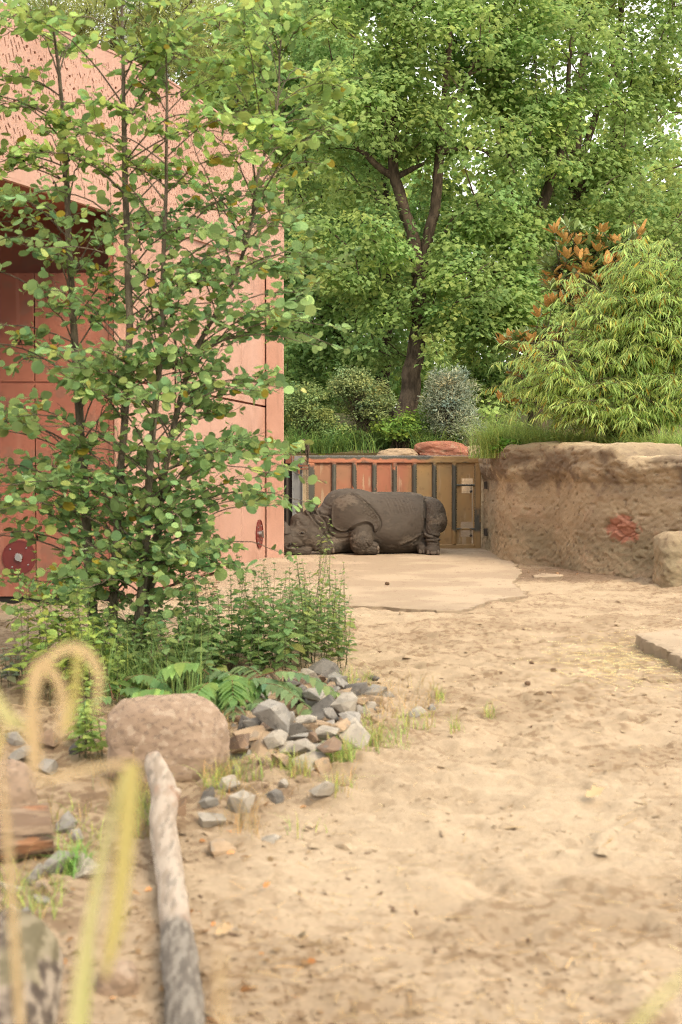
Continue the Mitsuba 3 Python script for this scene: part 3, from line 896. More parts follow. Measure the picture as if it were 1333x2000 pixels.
    m = trimesh.Trimesh(q, Fc, process=False)
    trimesh.smoothing.filter_taubin(m, 0.5, 0.52, iterations=4)
    return m


def surface_nets(F):
    """Naive surface nets: a quad mesh of the zero level, as vertices in grid units and triangles."""
    s = F < 0
    nx, ny, nz = F.shape
    c = np.zeros((nx - 1, ny - 1, nz - 1), np.int8)
    for a, b, d in np.ndindex(2, 2, 2):
        c += s[a:nx - 1 + a, b:ny - 1 + b, d:nz - 1 + d]
    cell = np.argwhere((c > 0) & (c < 8))
    idx = np.full(c.shape, -1, np.int64); idx[tuple(cell.T)] = np.arange(len(cell))
    acc, cnt = np.zeros((len(cell), 3)), np.zeros(len(cell))
    corners = list(np.ndindex(2, 2, 2))
    for i, a in enumerate(corners):
        for b in corners[i + 1:]:
            if sum(abs(p - r) for p, r in zip(a, b)) != 1:
                continue
            fa, fb = F[tuple((cell + a).T)], F[tuple((cell + b).T)]
            k = (fa < 0) != (fb < 0)
            t = np.where(k, fa / np.where(k, fa - fb, 1), 0)
            acc += np.where(k[:, None], np.array(a) + t[:, None] * (np.array(b) - np.array(a)), 0); cnt += k
    v = cell + acc / cnt[:, None]
    faces = []
    for ax in range(3):
        b_, c_ = [(1, 2), (2, 0), (0, 1)][ax]
        lo = [slice(None)] * 3; hi = [slice(None)] * 3
        lo[ax], hi[ax] = slice(0, -1), slice(1, None)
        e = np.argwhere(s[tuple(lo)] != s[tuple(hi)])
        e = e[(e[:, b_] > 0) & (e[:, c_] > 0) & (e[:, b_] < F.shape[b_] - 1) & (e[:, c_] < F.shape[c_] - 1)]
        flip = s[tuple(e.T)]
        db, dc = np.eye(3, dtype=int)[b_], np.eye(3, dtype=int)[c_]
        quad = np.stack([idx[tuple((e - db - dc).T)], idx[tuple((e - dc).T)], idx[tuple(e.T)], idx[tuple((e - db).T)]], 1)
        quad[~flip] = quad[~flip][:, ::-1]
        faces.append(quad)
    q = np.vstack(faces)
    return v, np.vstack([q[:, [0, 1, 2]], q[:, [0, 2, 3]]])


def poly_distance(pts, line):
    """Distance of points to an open polyline, and the side (positive to the right of its direction)."""
    best = np.full(len(pts), 1e9); side = np.zeros(len(pts))
    line = np.asarray(line, float)
    for a, b in zip(line[:-1], line[1:]):
        d = b - a
        t = np.clip(((pts - a) @ d) / (d @ d), 0, 1)
        r = pts - a - t[:, None] * d
        dist = np.linalg.norm(r, axis=1)
        k = dist < best
        best[k] = dist[k]; side[k] = np.sign(d[0] * r[:, 1] - d[1] * r[:, 0])[k]
    return best, side


def smooth_line(pts, n=40):
    return spline(np.c_[np.asarray(pts, float), np.zeros(len(pts))], n)[:, :2]


def sculpt(m):
    """Folds, plates and wrinkles of the hide, in design units, on both flanks."""
    v = np.array(m.vertices)
    n = np.array(m.vertex_normals)
    uv = v[:, [0, 2]]
    flank = np.clip(-n[:, 1] * 1.6 + 0.25, 0, 1) * (v[:, 1] < 60)

    def ramp(x, a, b):
        t = np.clip((x - a) / (b - a), 0, 1)
        return t * t * (3 - 2 * t)
    disp = np.zeros(len(v))
    # shoulder plate: raised shield with an overhanging rim
    shield = smooth_line([(548, 104), (500, 116), (455, 134), (415, 168), (393, 215), (388, 290), (392, 345), (430, 382), (492, 391), (560, 362), (632, 330), (672, 335), (705, 372), (716, 412), (748, 366), (754, 318), (722, 258), (664, 190), (602, 140), (548, 104)], 160)
    sp = Polygon(shield).buffer(0)
    pts = shapely.points(uv[:, 0], uv[:, 1])
    inside = shapely.contains(sp, pts)
    dist = shapely.distance(sp.exterior, pts)
    sd = np.where(inside, -dist, dist)
    near = (v[:, 1] < -20) & ~((v[:, 2] > 395) & (v[:, 1] < -200) & (v[:, 0] > 520))
    plate = (15 * ramp(-sd, -1, 7) + 6 * np.exp(-((sd + 9) / 7) ** 2) - 13 * np.exp(-((sd - 5) / 6) ** 2)) * near
    disp += plate * flank
    # rear edge of the trunk plate over the rump
    for line, w, d, lip in (
        ([(1092, 128), (1100, 160), (1101, 220), (1097, 300), (1086, 390), (1060, 452), (1015, 490)], 7, 26, 7),
        ([(1090, 298), (1098, 360), (1106, 404), (1150, 424), (1190, 438), (1222, 444)], 6, 14, 9),
        ([(1105, 452), (1160, 446), (1210, 474)], 6, 9, 5),
        ([(1060, 436), (1010, 470), (960, 494), (915, 508)], 9, 13, 8),
        ([(215, 246), (240, 282), (268, 322), (306, 362), (318, 430), (306, 480), (280, 520)], 8, 20, 15),
        ([(240, 246), (285, 272), (325, 300), (345, 345), (338, 400), (322, 452)], 8, 20, 15),
        ([(282, 244), (330, 268), (378, 288), (376, 335), (356, 385), (392, 432)], 8, 20, 15),
        ([(330, 185), (365, 205), (400, 200)], 8, 6, 4),
        ([(400, 440), (470, 452), (540, 430)], 9, 8, 4),
        ([(140, 300), (150, 340), (185, 352), (215, 338)], 9, 7, 4),
        ([(100, 350), (112, 320), (128, 300)], 8, 6, 4),
        ([(140, 398), (162, 388), (186, 398)], 5, 8, 5), ([(138, 404), (162, 416), (188, 404)], 5, 7, 4), ([(58, 508), (100, 512), (150, 516), (176, 508)], 6, 12, 6),
        ([(652, 478), (668, 500), (664, 530)], 6, 9, 4),
        ([(700, 505), (728, 512), (748, 534)], 5, 9, 3),
        ([(352, 512), (378, 505), (402, 512)], 4, 7, 3),
        ([(118, 430), (150, 455), (178, 500)], 12, 5, 3),
    ):
        dd, side = poly_distance(uv, smooth_line(line))
        disp += (-d * np.exp(-(dd / w) ** 2) + lip * np.exp(-((dd - 1.9 * w) / (1.3 * w)) ** 2) * (side > 0)) * flank
    # ribs showing on the flank, skin folds
    for k in range(8):
        x0 = 785 + 27 * k
        dd, _ = poly_distance(uv, smooth_line([(x0 - 30, 112), (x0 + 6, 150), (x0 + 34, 205), (x0 + 46, 250)]))
        disp += -3.4 * np.exp(-(dd / 8) ** 2) * flank
    # knobbly hide on shoulder rim, upper arm and haunch; finer grain elsewhere
    q = v / 1.0
    cell = np.abs(meshkit.fbm(q * [0.075, 0.075, 0.075], 2, 4) - 0.5) * 2
    knob = ramp(uv[:, 0], 560, 690) * inside + ((uv[:, 0] > 1110) & (uv[:, 1] < 420)) * 1.0 + 0.7 * ((np.abs(uv[:, 0] - 600) < 90) & (uv[:, 1] > 380) & (v[:, 1] < -150))
    disp += -6.0 * np.clip(0.28 - cell, 0, 1) / 0.28 * knob * flank
    disp += (meshkit.fbm(q * 0.016, 3, 8) - 0.5) * 9 + (meshkit.fbm(q * [0.05, 0.05, 0.12], 2, 9) - 0.5) * 4.0
    disp *= np.clip((573 - v[:, 2]) / 14, 0, 1)
    v += n * disp[:, None]
    v[:, 2] = np.minimum(v[:, 2], 574)
    return trimesh.Trimesh(v, m.faces, process=False)


rhino = thing('rhino', 'grey-brown one-horned rhino lying asleep on its belly in front of the gate', 'rhino')
body = sculpt(rhino_mesh())
part(rhino, 'body', (rw_(body.vertices), np.array(body.faces)[:, [0, 2, 1]]), 'rhino_skin', smooth=True)


def rhino_blob(c, r, seed=0, power=2.0, rot=0.0):
    v, f = boulder([0, 0, 0], [1, 1, 1], None, seed, 0.04, 3, power=power, fine=0.01)
    v = v * np.asarray(r)
    x, z = v[:, 0] * math.cos(rot) - v[:, 2] * math.sin(rot), v[:, 0] * math.sin(rot) + v[:, 2] * math.cos(rot)
    return rw_(np.stack([x, v[:, 1], z], 1) + c), f[:, [0, 2, 1]]


ts = np.linspace(0, 1, 14)
horn_axis = np.array([[40, -236, 400]]) + ts[:, None] * np.array([[-2, -14, -84]]) + (ts ** 2)[:, None] * np.array([[-8, 0, 0]])
hv, hf = tube(horn_axis, 46 * (1 - ts) ** 0.72 + 3, 22)
hv = rw_(hv)
part(rhino, 'horn', (hv, hf), 'rhino_horn', smooth=50)
def skin_at(x, z, r=10):
    v = body.vertices
    k = (np.abs(v[:, 0] - x) < r) & (np.abs(v[:, 2] - z) < r)
    return v[k, 1].min()


part(rhino, 'eye', rhino_blob([163, skin_at(163, 402) + 4, 402], [11, 8, 9]), 'rhino_eye', smooth=True)
part(rhino, 'nostril', rhino_blob([74, skin_at(74, 490) + 6, 490], [15, 9, 8], rot=-0.4), 'rhino_eye', smooth=True)
for c, r, rot in (((1160, -236, 552), (24, 7, 18), 0), ((1122, -222, 552), (13, 12, 20), 0.2), ((1198, -222, 552), (13, 12, 20), -0.2),
                  ((1066, -163, 548), (14, 6, 18), 0), ((1093, -165, 548), (12, 6, 18), 0),
                  ((739, -222, 545), (11, 20, 18), 0), ((738, -248, 520), (12, 12, 17), 0.2), ((400, -214, 540), (11, 16, 20), 0)):
    part(rhino, 'toenail', rhino_blob(c, r, 3, 2.6, rot), 'rhino_nail', smooth=True)
rng = np.random.default_rng(5)
tips = []
for k in range(26):
    a = np.array([1205, -40, 203]) + rng.normal(0, 4, 3)
    tips.append(tube(rw_(np.array([a, a + [8, -4, 8], a + [14 + rng.normal(0, 3), -6, 22 + rng.normal(0, 5)]])), [0.004, 0.004, 0.001], 4))
part(rhino, 'tail_hair', cat(*tips), 'rhino_horn', kind='stuff')


# ================================================================ trees and shrubs on the bank
material('bark_brown', lambda p, n, uv: mix((0.105, 0.08, 0.058), (0.05, 0.038, 0.028), smoothstep(0.3, 0.7, fbm(p.x * 14, p.y * 14, p.z * 4, octaves=4))), 0.9, lambda p, n, uv: 0.02 * fbm(p.x * 18, p.y * 18, p.z * 4, octaves=3), 4e-3, spec=0.15)
material('twig_brown', (0.085, 0.065, 0.048), 0.9, spec=0.15)
leaf_material('leaf_green', 0.42, 1.1)
leaf_material('leaf_dull', 0.6, 0.7)

KITE = (np.array([[0, 0, 0], [0.45, -0.54, -0.05], [1, 0, -0.22], [0.45, 0.54, -0.05], [0.40, 0, 0.08]]), np.array([[0, 1, 4], [1, 2, 4], [4, 2, 3], [0, 4, 3]]))
DIAMOND = (np.array([[0, 0, 0], [0.5, -0.32, 0], [1, 0, -0.12], [0.5, 0.32, 0]]), np.array([[0, 1, 2], [0, 2, 3]]))
NARROW = (np.array([[0, 0, 0], [0.4, -0.5, -0.05], [1, 0, -0.3], [0.4, 0.5, -0.05]]), np.array([[0, 1, 2], [0, 2, 3]]))
SLIM = (np.array([[0, 0, 0], [0.4, -0.15, -0.05], [1, 0, -0.2], [0.4, 0.15, -0.05]]), np.array([[0, 1, 2], [0, 2, 3]]))
NEEDLE = (np.array([[0, 0, 0], [0.4, -0.09, -0.05], [1, 0, -0.2], [0.4, 0.09, -0.05]]), np.array([[0, 1, 2], [0, 2, 3]]))


def scatter_in(blobs, rng, shell=0.55):
    """Points in ellipsoidal blobs (photograph position, distance, half sizes in pixels and metres, number)."""
    out = []
    for (px, py, Y, rx, rz, ry, n) in blobs:
        c = P(px, py, Y)
        d = rng.normal(size=(n, 3)); d /= np.linalg.norm(d, axis=1, keepdims=True)
        r = rng.random(n) ** (1 / 3) * (1 - shell) + shell * rng.random(n) ** 0.15
        q = d * r[:, None]
        out.append(c + q * [rx / FOCAL * Y, ry, rz / FOCAL * Y])
    return np.vstack(out)


def pixel_path(path, dist):
    """Limb path from (px, py, width px) triples at a distance (or a distance of its own as fourth number)."""
    pts, rad = [], []
    for q in path:
        Y = q[3] if len(q) > 3 else dist
        pts.append(P(q[0], q[1], Y)); rad.append(q[2] / FOCAL * Y / 2)
    n = max(10, len(path) * 6)
    s = spline(np.c_[np.array(pts), rad], n)
    return s[:, :3], np.maximum(s[:, 3], 0.006)


def clump_leaves(centers, per, spread, rng, droop=0.7, flat=0.6):
    """Leaf positions, axes and normals round clump centres: tiers of leaves that hang outward and down."""
    n = len(centers) * per
    c = np.repeat(centers, per, axis=0)
    d = rng.normal(size=(n, 3)); d[:, 2] *= flat
    r = rng.random((n, 1)) ** 0.5
    d = unit(d) * r * spread * np.array([1, 1, 0.7])
    d[:, 2] -= 0.35 * (np.hypot(d[:, 0], d[:, 1]) ** 2) / spread
    axis = unit(unit(d + rng.normal(0, 0.12, (n, 3))) * [1, 1, 0.4] + rng.normal(0, 0.30, (n, 3)) - [0, 0, droop])
    up = np.array([0, 0, 1.0]) + rng.normal(0, 0.38, (n, 3)) + unit(d) * 0.30
    return c + d, axis, up


def build_tree(name, label, dist, limbs, blobs, leaf, size, color, seed, per=46, spread=0.55, keep_clear=None, droop=0.42, yellow=0.0, gaps=0.44, cat_='tree', group=None, crown='crown', mat='leaf_green', bark='bark_brown', value=0.22, flat=0.6, twig_r=0.012, shell=0.55, airy=0.85):
    rng = np.random.default_rng(seed)
    t = thing(name, label, cat_, group)
    nodes = []
    for i, path in enumerate(limbs):
        p, r = pixel_path(path, dist)
        if i == 0:
            r = r * (1 + 0.35 * np.exp(-np.arange(len(r)) / 1.6))
        wob = (meshkit.fbm(p * 1.7 + seed, 2, seed)[:, None] - 0.5) * r[:, None] * 0.9
        part(t, 'trunk' if i == 0 else 'limb', tube(p + wob, r, 14), bark, smooth=True)
        nodes.append(p[2 if i == 0 else 0:])
    nodes = np.vstack(nodes)
    c = scatter_in([(*b[:6], int(b[6] * airy)) for b in blobs], rng, shell)
    k = meshkit.fbm(c * 0.55 + seed * 7, 2, seed)
    c = c[k > gaps - 0.06 * rng.random(len(c))]
    if keep_clear:
        px, py, _ = inside_view(c)
        bad = np.zeros(len(c), bool)
        for (a, b, w) in keep_clear:
            dd, _ = poly_distance(np.stack([px, py], 1), [a, b])
            bad |= (dd < w) & (c[:, 1] < dist + 0.5) & (rng.random(len(c)) < 0.85)
        c = c[~bad]
    # twigs: every clump joins the nearest wood below it
    order = np.argsort(np.min(np.linalg.norm(c[:, None] - nodes[None, ::3], axis=2), axis=1))
    wood, twigs = nodes.copy(), []
    buf = np.empty((len(wood) + 3 * len(c), 3)); buf[:len(wood)] = wood; used = len(wood)
    for i in order:
        q = c[i]
        w = buf[:used]
        dz = w[:, 2] - q[2]
        cost = np.linalg.norm(w - q, axis=1) + np.clip(dz + 0.15, 0, None) * 1.6
        b = w[np.argmin(cost)]
        L = np.linalg.norm(q - b)
        bow = np.array([0, 0, 0.13 * L]) + rng.normal(0, 0.05 * L, 3)
        m1, m2 = b + (q - b) * 0.35 + bow * 0.8, b + (q - b) * 0.7 + bow
        path = np.array([b, m1, m2, q])
        twigs.append(tube(path, np.array([1.0, 0.75, 0.5, 0.25]) * (twig_r + 0.011 * L), 4, cap=False))
        buf[used:used + 3] = path[1:]; used += 3
    part(t, 'twigs', cat(*twigs), 'twig_brown', kind='stuff', smooth=True)
    pos, axis, up = clump_leaves(c, per, spread, rng, droop, flat)
    n = len(pos)
    sz = size * np.exp(rng.normal(0, 0.22, n))
    v, f = leaves(leaf, pos, axis, up, sz)
    base = np.repeat(tint(color, len(c), rng, 0.14, 0.07), per, axis=0)
    col = np.clip(base * tint((1, 1, 1), n, rng, value, 0.07), 0.005, 0.85)
    k = rng.random(n) < yellow
    col[k] = [0.42, 0.27, 0.06]
    part(t, crown, (v, f), mat, kind='stuff', color=np.repeat(col, len(leaf[0]), axis=0))
    return t


MAPLE = (0.41, 0.57, 0.20)
build_tree('maple_tree', 'tall maple with a forked brown trunk rising from the bank behind the gate', 37.0,
           [[(790, 838, 42), (798, 790, 40), (808, 710, 36), (816, 640, 32), (819, 560, 29), (820, 520, 27)],
            [(818, 540, 27), (803, 450, 25), (786, 395, 23), (772, 345, 21), (770, 250, 17), (776, 130, 12), (780, 0, 8)],
            [(821, 545, 24), (836, 470, 22), (853, 380, 20), (862, 285, 18), (870, 190, 15), (880, 60, 10), (884, -60, 6)],
            [(770, 345, 15), (742, 325, 13), (712, 300, 11), (690, 280, 7)],
            [(776, 345, 12), (805, 330, 10), (830, 318, 6)],
            [(862, 300, 9), (900, 290, 8), (940, 292, 6), (960, 310, 4)],
            [(868, 210, 9), (905, 170, 8), (925, 120, 6)]],
           [(840, 110, 37.0, 175, 200, 2.2, 260), (715, 240, 36.6, 120, 170, 2.0, 170), (915, 330, 37, 110, 150, 1.8, 120), (690, 470, 36.6, 110, 110, 1.8, 110), (915, 560, 36.8, 100, 110, 1.6, 110),
            (760, 620, 37.6, 90, 90, 1.4, 60), (850, -90, 37, 240, 120, 2.2, 130), (690, 40, 37, 130, 150, 2, 130), (835, 600, 35.6, 40, 60, 0.4, 14), (835, 690, 35.6, 34, 30, 0.3, 9)],
           KITE, 0.122, MAPLE, 101, keep_clear=[((795, 820), (819, 540), 34), ((819, 540), (772, 345), 24), ((820, 540), (862, 285), 24), ((772, 345), (774, 180), 18), ((862, 285), (872, 150), 18), ((772, 345), (700, 290), 12)], per=60)
build_tree('maple_tree', 'slim dark maple trunk just left of the forked maple, its crown behind the shrub', 41.0,
           [[(752, 815, 30), (750, 760, 27), (752, 690, 25), (757, 560, 22), (754, 420, 18), (748, 260, 13)], [(640, 640, 26, 42), (668, 690, 24, 41.6), (700, 760, 24, 41.3), (716, 820, 26, 41)], [(640, 640, 22, 42), (610, 560, 16, 42), (600, 460, 10, 42)]],
           [(620, 300, 41, 120, 240, 2.2, 240), (600, 560, 40.5, 110, 150, 2, 190), (640, 715, 40, 105, 70, 1.5, 110), (700, 640, 42, 90, 130, 1.5, 110), (560, 110, 41.5, 120, 180, 2, 150), (575, 780, 39.5, 70, 50, 1.2, 60), (760, 450, 42.5, 110, 150, 1.2, 100)],
           KITE, 0.125, (0.369, 0.546, 0.198), 102, keep_clear=[((752, 815), (752, 690), 20)], per=60)
build_tree('maple_tree', 'leaning maple behind the magnolia with a bare bent limb', 38.5,
           [[(1052, 850, 36), (1046, 760, 33), (1036, 640, 30), (1022, 520, 28), (1010, 430, 25), (1002, 360, 21), (990, 240, 16), (985, 100, 10)],
            [(1024, 540, 22), (1046, 430, 22), (1062, 395, 21), (1085, 325, 18), (1098, 290, 15), (1110, 180, 10), (1120, 60, 6)],
            [(1004, 385, 10), (975, 378, 9), (945, 385, 7), (915, 400, 4)], [(1030, 600, 10), (1000, 575, 9), (985, 590, 6)]],
           [(1015, 300, 38, 120, 150, 1.8, 130), (950, 480, 38, 100, 120, 1.8, 130), (1000, 650, 37.5, 100, 120, 1.6, 150), (940, 700, 37, 75, 100, 1.2, 90), (1070, 120, 38.5, 140, 140, 2, 120), (970, 60, 38.5, 120, 140, 2, 120), (985, 790, 36, 80, 60, 1.0, 70), (1070, 480, 39.5, 110, 120, 1.4, 90)],
           KITE, 0.13, (0.399, 0.556, 0.191), 103, per=56, keep_clear=[((1046, 430), (1098, 290), 16), ((1010, 430), (1000, 360), 14)], gaps=0.45)
build_tree('maple_tree', 'straight maple trunk among the right-hand trees, bare stretch high up above the magnolia', 40.5,
           [[(1150, 860, 40), (1142, 700, 36), (1132, 500, 32), (1128, 340, 27), (1126, 240, 23), (1140, 130, 16), (1150, 0, 10)],
            [(1128, 330, 15), (1160, 240, 13), (1190, 150, 10), (1220, 60, 6)], [(1130, 420, 13), (1105, 330, 12), (1090, 220, 8), (1080, 120, 5)]],
           [(1140, 200, 40, 130, 180, 2, 130), (1170, 430, 40, 130, 120, 2, 140), (1200, 60, 41, 150, 130, 2, 110), (1130, 620, 39.5, 120, 120, 1.5, 120), (1110, -80, 41, 200, 90, 2, 60)],
           KITE, 0.13, (0.410, 0.556, 0.191), 104, per=54, gaps=0.46, keep_clear=[((1128, 480), (1126, 240), 16)])
build_tree('maple_tree', 'rightmost maple with its trunk half hidden in light leaves', 42.0,
           [[(1225, 860, 40), (1215, 640, 36), (1208, 450, 31), (1205, 300, 27), (1207, 220, 22), (1212, 80, 14), (1215, -60, 8)], [(1206, 320, 14), (1240, 240, 12), (1280, 140, 9), (1310, 40, 5)],
            [(1210, 372, 9, 41), (1226, 340, 8, 40.6), (1240, 328, 7, 40.4), (1252, 340, 5, 40.3)]],
           [(1270, 290, 41.5, 110, 170, 2, 140), (1310, 470, 41, 110, 130, 2, 120), (1290, 60, 42, 130, 150, 2, 110), (1390, 250, 42, 110, 250, 2, 110), (1240, 560, 41, 130, 130, 1.6, 120)],
           KITE, 0.13, (0.433, 0.567, 0.198), 105, per=54, gaps=0.45, keep_clear=[((1207, 400), (1207, 230), 14)])
build_tree('pale_tree', 'pale yellow-green tree high behind the far end of the house', 46.0,
           [[(520, 860, 30), (525, 600, 26), (530, 300, 20), (520, 100, 13), (515, -60, 7)], [(528, 420, 14), (580, 280, 12), (620, 130, 7)], [(528, 380, 13), (470, 240, 11), (440, 120, 7)]],
           [(520, 170, 46, 120, 200, 2.2, 220), (610, 70, 46, 110, 150, 2, 150), (450, 90, 46, 110, 120, 2, 120), (560, 390, 45.5, 110, 150, 2, 150), (420, 240, 46, 90, 120, 2, 100), (650, -60, 46, 150, 90, 2, 80)],
           KITE, 0.16, (0.43, 0.55, 0.18), 106, per=42, gaps=0.40)
build_tree('feathery_tree', 'feathery light-green tree with needle sprays over the roof of the house', 34.0,
           [[(210, 500, 26), (215, 300, 22), (220, 140, 15), (222, 20, 8)], [(218, 220, 10), (290, 120, 8), (340, 50, 4)], [(218, 200, 10), (150, 90, 7), (100, 30, 4)]],
           [(200, 30, 34, 150, 60, 1.5, 130), (90, 40, 34, 70, 40, 1.2, 45), (310, 110, 34, 90, 70, 1.4, 90), (370, 30, 34, 80, 90, 1.4, 70)],
           NEEDLE, 0.17, (0.42, 0.48, 0.18), 107, per=70, spread=0.5, droop=-0.9, gaps=0.34, mat='leaf_dull', value=0.18)
# the far wood behind everything: reads as one mass
rng = np.random.default_rng(120)
c = scatter_in([(700, 560, 56, 700, 260, 3, 900), (1000, 420, 58, 500, 260, 3, 420), (560, 300, 58, 200, 420, 3, 420), (1300, 560, 55, 250, 250, 3, 300), (800, 760, 50, 700, 90, 2, 420)], rng, 0.3)
pos, axis, up = clump_leaves(c, 21, 1.0, rng)
v, f = leaves(KITE, pos, axis, up, 0.28 * np.exp(rng.normal(0, 0.2, len(pos))))
scene['far_wood'] = mikit.ply((v, f), 'leaf_green', color=np.repeat(tint((0.34, 0.46, 0.15), len(pos), rng, 0.25, 0.15), len(KITE[0]), axis=0))
lab('far_wood', 'distant green wood filling the gaps between the trees', kind='stuff')


def shrub(name, label, blobs, leaf, size, color, seed, base, per=60, spread=0.28, stems=9, yellow=0.0, droop=0.1, mat='leaf_dull', flat=0.9, value=0.25, cat_='shrub', gaps=0.38):
    """A bush: stems fanning from its base to the clumps, leaves round them."""
    rng = np.random.default_rng(seed)
    t = thing(name, label, cat_)
    c = scatter_in(blobs, rng, 0.5)
    c = c[meshkit.fbm(c * 1.6 + seed, 2, seed) > gaps]
    tubes = []
    for q in c:
        b = base + rng.normal(0, 0.10, 3) * [1, 1, 0]
        L = np.linalg.norm(q - b)
        mid = b + (q - b) * [0.35, 0.35, 0.6]
        tubes.append(tube(spline([b, mid, q], 6), np.linspace(0.006 + 0.004 * L, 0.002, 6), 4, cap=False))
    part(t, 'stems', cat(*tubes), 'twig_brown', kind='stuff', smooth=True)
    pos, axis, up = clump_leaves(c, per, spread, rng, droop, flat)
    n = len(pos)
    v, f = leaves(leaf, pos, axis, up, size * np.exp(rng.normal(0, 0.22, n)))
    col = np.clip(np.repeat(tint(color, len(c), rng, 0.14, 0.10), per, axis=0) * tint((1, 1, 1), n, rng, value, 0.1), 0.005, 0.85)
    col[rng.random(n) < yellow] = [0.45, 0.30, 0.05]
    part(t, 'crown', (v, f), mat, kind='stuff', color=np.repeat(col, len(leaf[0]), axis=0))
    return t


def bank_at(px, Y):
    q = P(px, 900, Y)
    return np.array([q[0], Y, float(bank_height(np.array([q[0]]), np.array([Y]))[0]) - 0.03])


shrub('light_shrub', 'light green rounded shrub left of the maple trunk above the gate', [(705, 772, 34.6, 55, 45, 0.6, 70), (690, 745, 34.6, 38, 30, 0.4, 30), (735, 790, 34.4, 30, 26, 0.4, 26)], DIAMOND, 0.062, (0.37, 0.45, 0.20), 131, bank_at(712, 34.6), per=80, spread=0.24, gaps=0.3)
shrub('light_shrub', 'pale green shrub beside the end of the red house above the gate', [(600, 790, 34.4, 55, 45, 0.6, 70), (640, 830, 34.2, 40, 26, 0.4, 36)], DIAMOND, 0.062, (0.33, 0.43, 0.17), 132, bank_at(606, 34.4), per=80, spread=0.24, gaps=0.3)
shrub('silver_shrub', 'silvery grey-green shrub with thin upright twigs above the red boulder', [(878, 795, 33.9, 50, 48, 0.55, 95), (880, 745, 33.9, 42, 24, 0.4, 40), (900, 835, 33.8, 42, 24, 0.4, 36)], SLIM, 0.09, (0.44, 0.50, 0.37), 133, bank_at(876, 33.9), per=80, spread=0.25, droop=-0.5, gaps=0.3)
shrub('bank_herb', 'bright green herb between the light shrub and the maple trunk', [(775, 832, 33.8, 40, 18, 0.4, 30), (815, 820, 34.4, 40, 20, 0.4, 26)], DIAMOND, 0.09, (0.263, 0.403, 0.088), 134, bank_at(780, 33.9), per=40, spread=0.22)
shrub('bank_herb', 'low bright herb at the top left of the rock wall', [(990, 868, 24.6, 26, 9, 0.2, 16)], DIAMOND, 0.06, (0.228, 0.420, 0.070), 135, np.array([P(990, 880, 24.6)[0], 24.6, 1.9]), per=40, spread=0.12)


def blades(roots, dirs, length, width, arch, rng, seg=4):
    """Grass blades: strips that rise from the roots and bend over."""
    n = len(roots)
    t = np.linspace(0, 1, seg + 1)
    dirs = unit(np.c_[dirs, np.zeros(n)])
    side = np.cross(dirs, [0, 0, 1.0])
    L = np.broadcast_to(length, (n,))[:, None, None]
    A = np.broadcast_to(arch, (n,))[:, None, None]
    T_ = t[None, :, None]
    mid = roots[:, None] + L * (A * T_ ** 1.7 * dirs[:, None] + np.array([0, 0, 1.0]) * (T_ * (1 - 0.0 * A) - A * 0.62 * T_ ** 2.4))
    w = (np.broadcast_to(width, (n,))[:, None] * (1 - t[None] ** 1.6) * 0.5)[..., None]
    a, b = mid - side[:, None] * w, mid + side[:, None] * w
    v = np.stack([a, b], 2).reshape(n, -1, 3)
    f = []
    for i in range(seg):
        k = 2 * i
        f += [[k, k + 1, k + 3], [k, k + 3, k + 2]]
    f = np.array(f)[None] + (np.arange(n) * 2 * (seg + 1))[:, None, None]
    return v.reshape(-1, 3), f.reshape(-1, 3), 2 * (seg + 1)


def grass(key, label, roots, length, width, color, seed, arch=(0.3, 0.9), mat='leaf_dull', lean=None, value=0.25, dry=0.0):
    rng = np.random.default_rng(seed)
    n = len(roots)
    a = rng.uniform(0, 2 * np.pi, n)
    d = np.stack([np.cos(a), np.sin(a)], 1)
    if lean is not None:
        d = d + np.asarray(lean)
    v, f, per = blades(roots, d, length * np.exp(rng.normal(0, 0.25, n)), width * np.exp(rng.normal(0, 0.2, n)), rng.uniform(*arch, n), rng)
    col = tint(color, n, rng, value, 0.12)
    k = rng.random(n) < dry
    col[k] = np.array([0.45, 0.34, 0.17]) * np.exp(rng.normal(0, 0.2, (k.sum(), 1)))
    key = numbered(key)
    scene[key] = mikit.ply((v, f), mat, color=np.repeat(col, per, axis=0))
    if label:
        lab(key, label, kind='stuff')
    return key


rng = np.random.default_rng(140)
xs, ys = rng.uniform(P(560, 900, 33.5)[0], P(900, 900, 33.5)[0], 5200), rng.uniform(33.35, 35.2, 5200)
k = meshkit.noise(np.stack([xs * 1.6, ys * 1.6, xs * 0], 1), 3) > 0.36
xs, ys = xs[k], ys[k]
grass('bank_grass', 'long drooping green grass along the top of the bank behind the gate', np.stack([xs, ys, bank_height(xs, ys) - 0.02], 1), 0.72, 0.017, (0.219, 0.350, 0.105), 141, arch=(0.45, 1.25), lean=(0.1, -0.5))


def tuft(label, px, Y, n, length, width, color, seed, r=0.12, arch=(0.4, 1.1), base=None, name='ornamental_grass', lean=None):
    rng = np.random.default_rng(seed)
    b = bank_at(px, Y) if base is None else base
    roots = b + np.c_[rng.normal(0, r, (n, 2)), np.zeros(n)]
    key = thing(name, label, 'grass tuft')
    a = rng.uniform(0, 2 * np.pi, n)
    d = np.stack([np.cos(a), np.sin(a)], 1) + (0 if lean is None else np.asarray(lean))
    v, f, per = blades(roots, d, length * np.exp(rng.normal(0, 0.2, n)), width, rng.uniform(*arch, n), rng, 5)
    part(key, 'blades', (v, f), 'leaf_dull', kind='stuff', color=np.repeat(tint(color, n, rng, 0.2, 0.1), per, axis=0))


